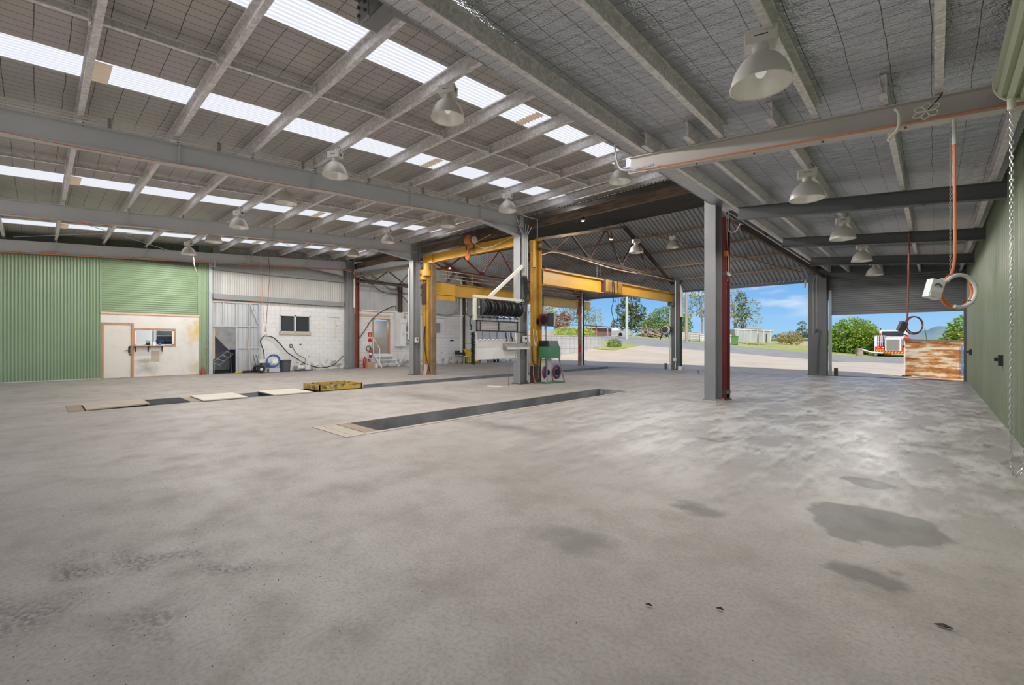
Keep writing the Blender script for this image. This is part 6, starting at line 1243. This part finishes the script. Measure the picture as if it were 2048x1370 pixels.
# ---- rusty panel
rp = thing('rusty_panel', 'big rust streaked steel panel standing outside the rear opening', 'panel', (-.08, 23.05, 0)); a, c_ = Vector((-.88,24.2,0)), Vector((.77,23.2,0)); d = (c_-a).normalized(); nrm = Vector((d.y,-d.x,0)); nrm = nrm if nrm.y < 0 else -nrm
def pv(s_, z, o=0): p = a+(c_-a)*s_+nrm*o; return (p.x, p.y, z)
MB().add([pv(0,.0),pv(1,-.09),pv(1,1.36),pv(0,1.44),pv(0,.0,-.1),pv(1,-.09,-.1),pv(1,1.36,-.1),pv(0,1.44,-.1)], [(0,1,2,3),(7,6,5,4),(0,4,5,1),(1,5,6,2),(2,6,7,3),(3,7,4,0)]).build('sheet', M['rust_plate'], rp)
MB().bar(pv(0,1.44,.02), pv(1,1.36,.02), .05, .05).build('top_rim', M['rust_tan'], rp); MB().bar(pv(.0,.02,.02), pv(0,1.42,.02), .04, .04).build('edge_rim', M['white_dull'], rp); MB().bar(pv(.98,.1,.02), pv(.98,1.2,.02), .03, .02).build('edge_strip', M['blue'], rp)
q = MB(); o1 = pv(.90,.36,.006); q.bar(pv(.90,.36,.006), pv(.96,.36,.006), .004, .05); q.build('paint_patch', M['white'], rp)
MB().bar(pv(0,-.03,.1), pv(0,-.03,-.3), .1, .05).build('foot', M['rust_dark'], rp); MB().bar(pv(.95,-.11,.1), pv(.95,-.11,-.3), .1, .04).build('foot', M['rust_dark'], rp)
# concrete scraps and leaves on the floor
rr = random.Random(4)
for k, (x, y, lb) in enumerate(((.03,2.88,'dry curled leaf on the floor near the hand chain'), (-.77,2.31,'brown scrap lying on the open floor'), (-1.04,2.10,'dark chip lying on the bare concrete'))):
    t = MB(); L = .034 if k == 0 else .018; t.add([(x-L,y,.004),(x,y+L*.4,.012),(x+L,y+.005,.006),(x,y-L*.4,.010),(x-L*.9,y,.009),(x,y+L*.35,.016),(x+L*.9,y+.005,.011),(x,y-L*.35,.014)], [(3,2,1,0),(4,5,6,7),(0,1,5,4),(1,2,6,5),(2,3,7,6),(3,0,4,7)]); tag(t.build('dry_leaf' if k == 0 else 'scrap', M['rust_dark']), lb, 'leaf' if k == 0 else 'scrap')

g = MB(); rr = random.Random(8)
for k in range(900):
    if k < 640: x, y = -3.2+rr.gauss(0,.75), .55+rr.gauss(0,.45)
    else: x, y = rr.uniform(-5,.5), rr.uniform(0,5.5)
    q = .0008+.0026*rr.random()**3; g.ball((x,y,q*.4), q, q*rr.uniform(.6,1), q*.6, 5, 3)
grit = tag(g.build('grit', M['pit_floor'], origin=(0,0,0)), 'dark grit and flakes strewn over the bare concrete', 'grit', kind='stuff')
# ------------------------------------------------------------------ sky, sun, camera
w = bpy.data.worlds.new('sky'); scene.world = w; w.use_nodes = True; nt = w.node_tree
bg = nt.nodes['Background']; tc = nd(nt, 'ShaderNodeTexCoord'); se = nd(nt, 'ShaderNodeSeparateXYZ'); nt.links.new(tc.outputs['Generated'], se.inputs[0])
sky = ramp(nt, mth(nt, 'ADD', mth(nt, 'MULTIPLY', se.outputs[2], 1.0), 0.0), [(0, (.40,.66,.93)), (.06, (.27,.56,.92)), (.16, (.13,.38,.84)), (.55, (.10,.28,.70))])
mp = nd(nt, 'ShaderNodeMapping'); mp.inputs['Scale'].default_value = (1,1,4.2); nt.links.new(tc.outputs['Generated'], mp.inputs['Vector'])
n1 = noise(nt, mp.outputs[0], 4.2, 6, .55); band = ramp(nt, se.outputs[2], [(.04, 0), (.085, 1)])
cl = mth(nt, 'MULTIPLY', ramp(nt, n1, [(.47, 0), (.60, .92)]), band)
nt.links.new(mixc(nt, cl, sky, (.90,.92,.96)), bg.inputs['Color']); bg.inputs['Strength'].default_value = 1.0
sd = bpy.data.lights.new('sun', 'SUN'); sd.energy = 4.2; sd.angle = math.radians(.6); sd.color = (1,.95,.86)
so = bpy.data.objects.new('sun', sd); COL.objects.link(so)
el, az = math.radians(43), math.radians(38)            # from behind the camera, swung to the green-wall side
dirv = Vector((-math.sin(az)*math.cos(el), math.cos(az)*math.cos(el), -math.sin(el)))
so.rotation_euler = dirv.to_track_quat('-Z', 'Y').to_euler(); so.location = (20,-25,40)
cd = bpy.data.cameras.new('camera'); co = bpy.data.objects.new('camera', cd); COL.objects.link(co)
cd.sensor_width = 36; cd.lens = 897/2048*36; cd.clip_end = 5000; cd.clip_start = .05
co.location = (0,0,1.32); co.rotation_euler = (math.pi/2, 0, math.radians(43.3)); scene.camera = co
vs = scene.view_settings; vs.view_transform = 'Standard'; vs.look = 'None'; vs.exposure = 0; vs.gamma = 1; vs.use_curve_mapping = False
cy = scene.cycles; cy.use_denoising = True; cy.max_bounces = 8; cy.diffuse_bounces = 5; cy.glossy_bounces = 4; cy.sample_clamp_indirect = 6

# added fill lights: at unlit high bay lamps, shed fittings and one doorway
def fill_light(x, y, z, watts, spot=False):
    l = bpy.data.lights.new('fill_light', 'SPOT' if spot else 'POINT'); l.energy = watts; l.shadow_soft_size = .03; l.color = (1,.96,.92); l.specular_factor = .05
    if spot: l.spot_size = math.radians(179); l.spot_blend = .12
    o = bpy.data.objects.new('fill_light', l); COL.objects.link(o); o.location = (x,y,z); return o
for i, (x, y, z, rz, lb) in enumerate(LAMPS):
    fill_light(x, y, z-.03, 260 if i in (3,4,5,9,10) else 240 if i in (0,1) else 160 if i < 11 else (150 if i == 11 else 105) if i < 16 else 220, True)
for x, y, z, w_ in BULBS: fill_light(x, y, z-.04, w_)
fill_light(XL-.8, 13.2, 2.3, 12)  # fill added in the room behind the shed doorway, no fitting
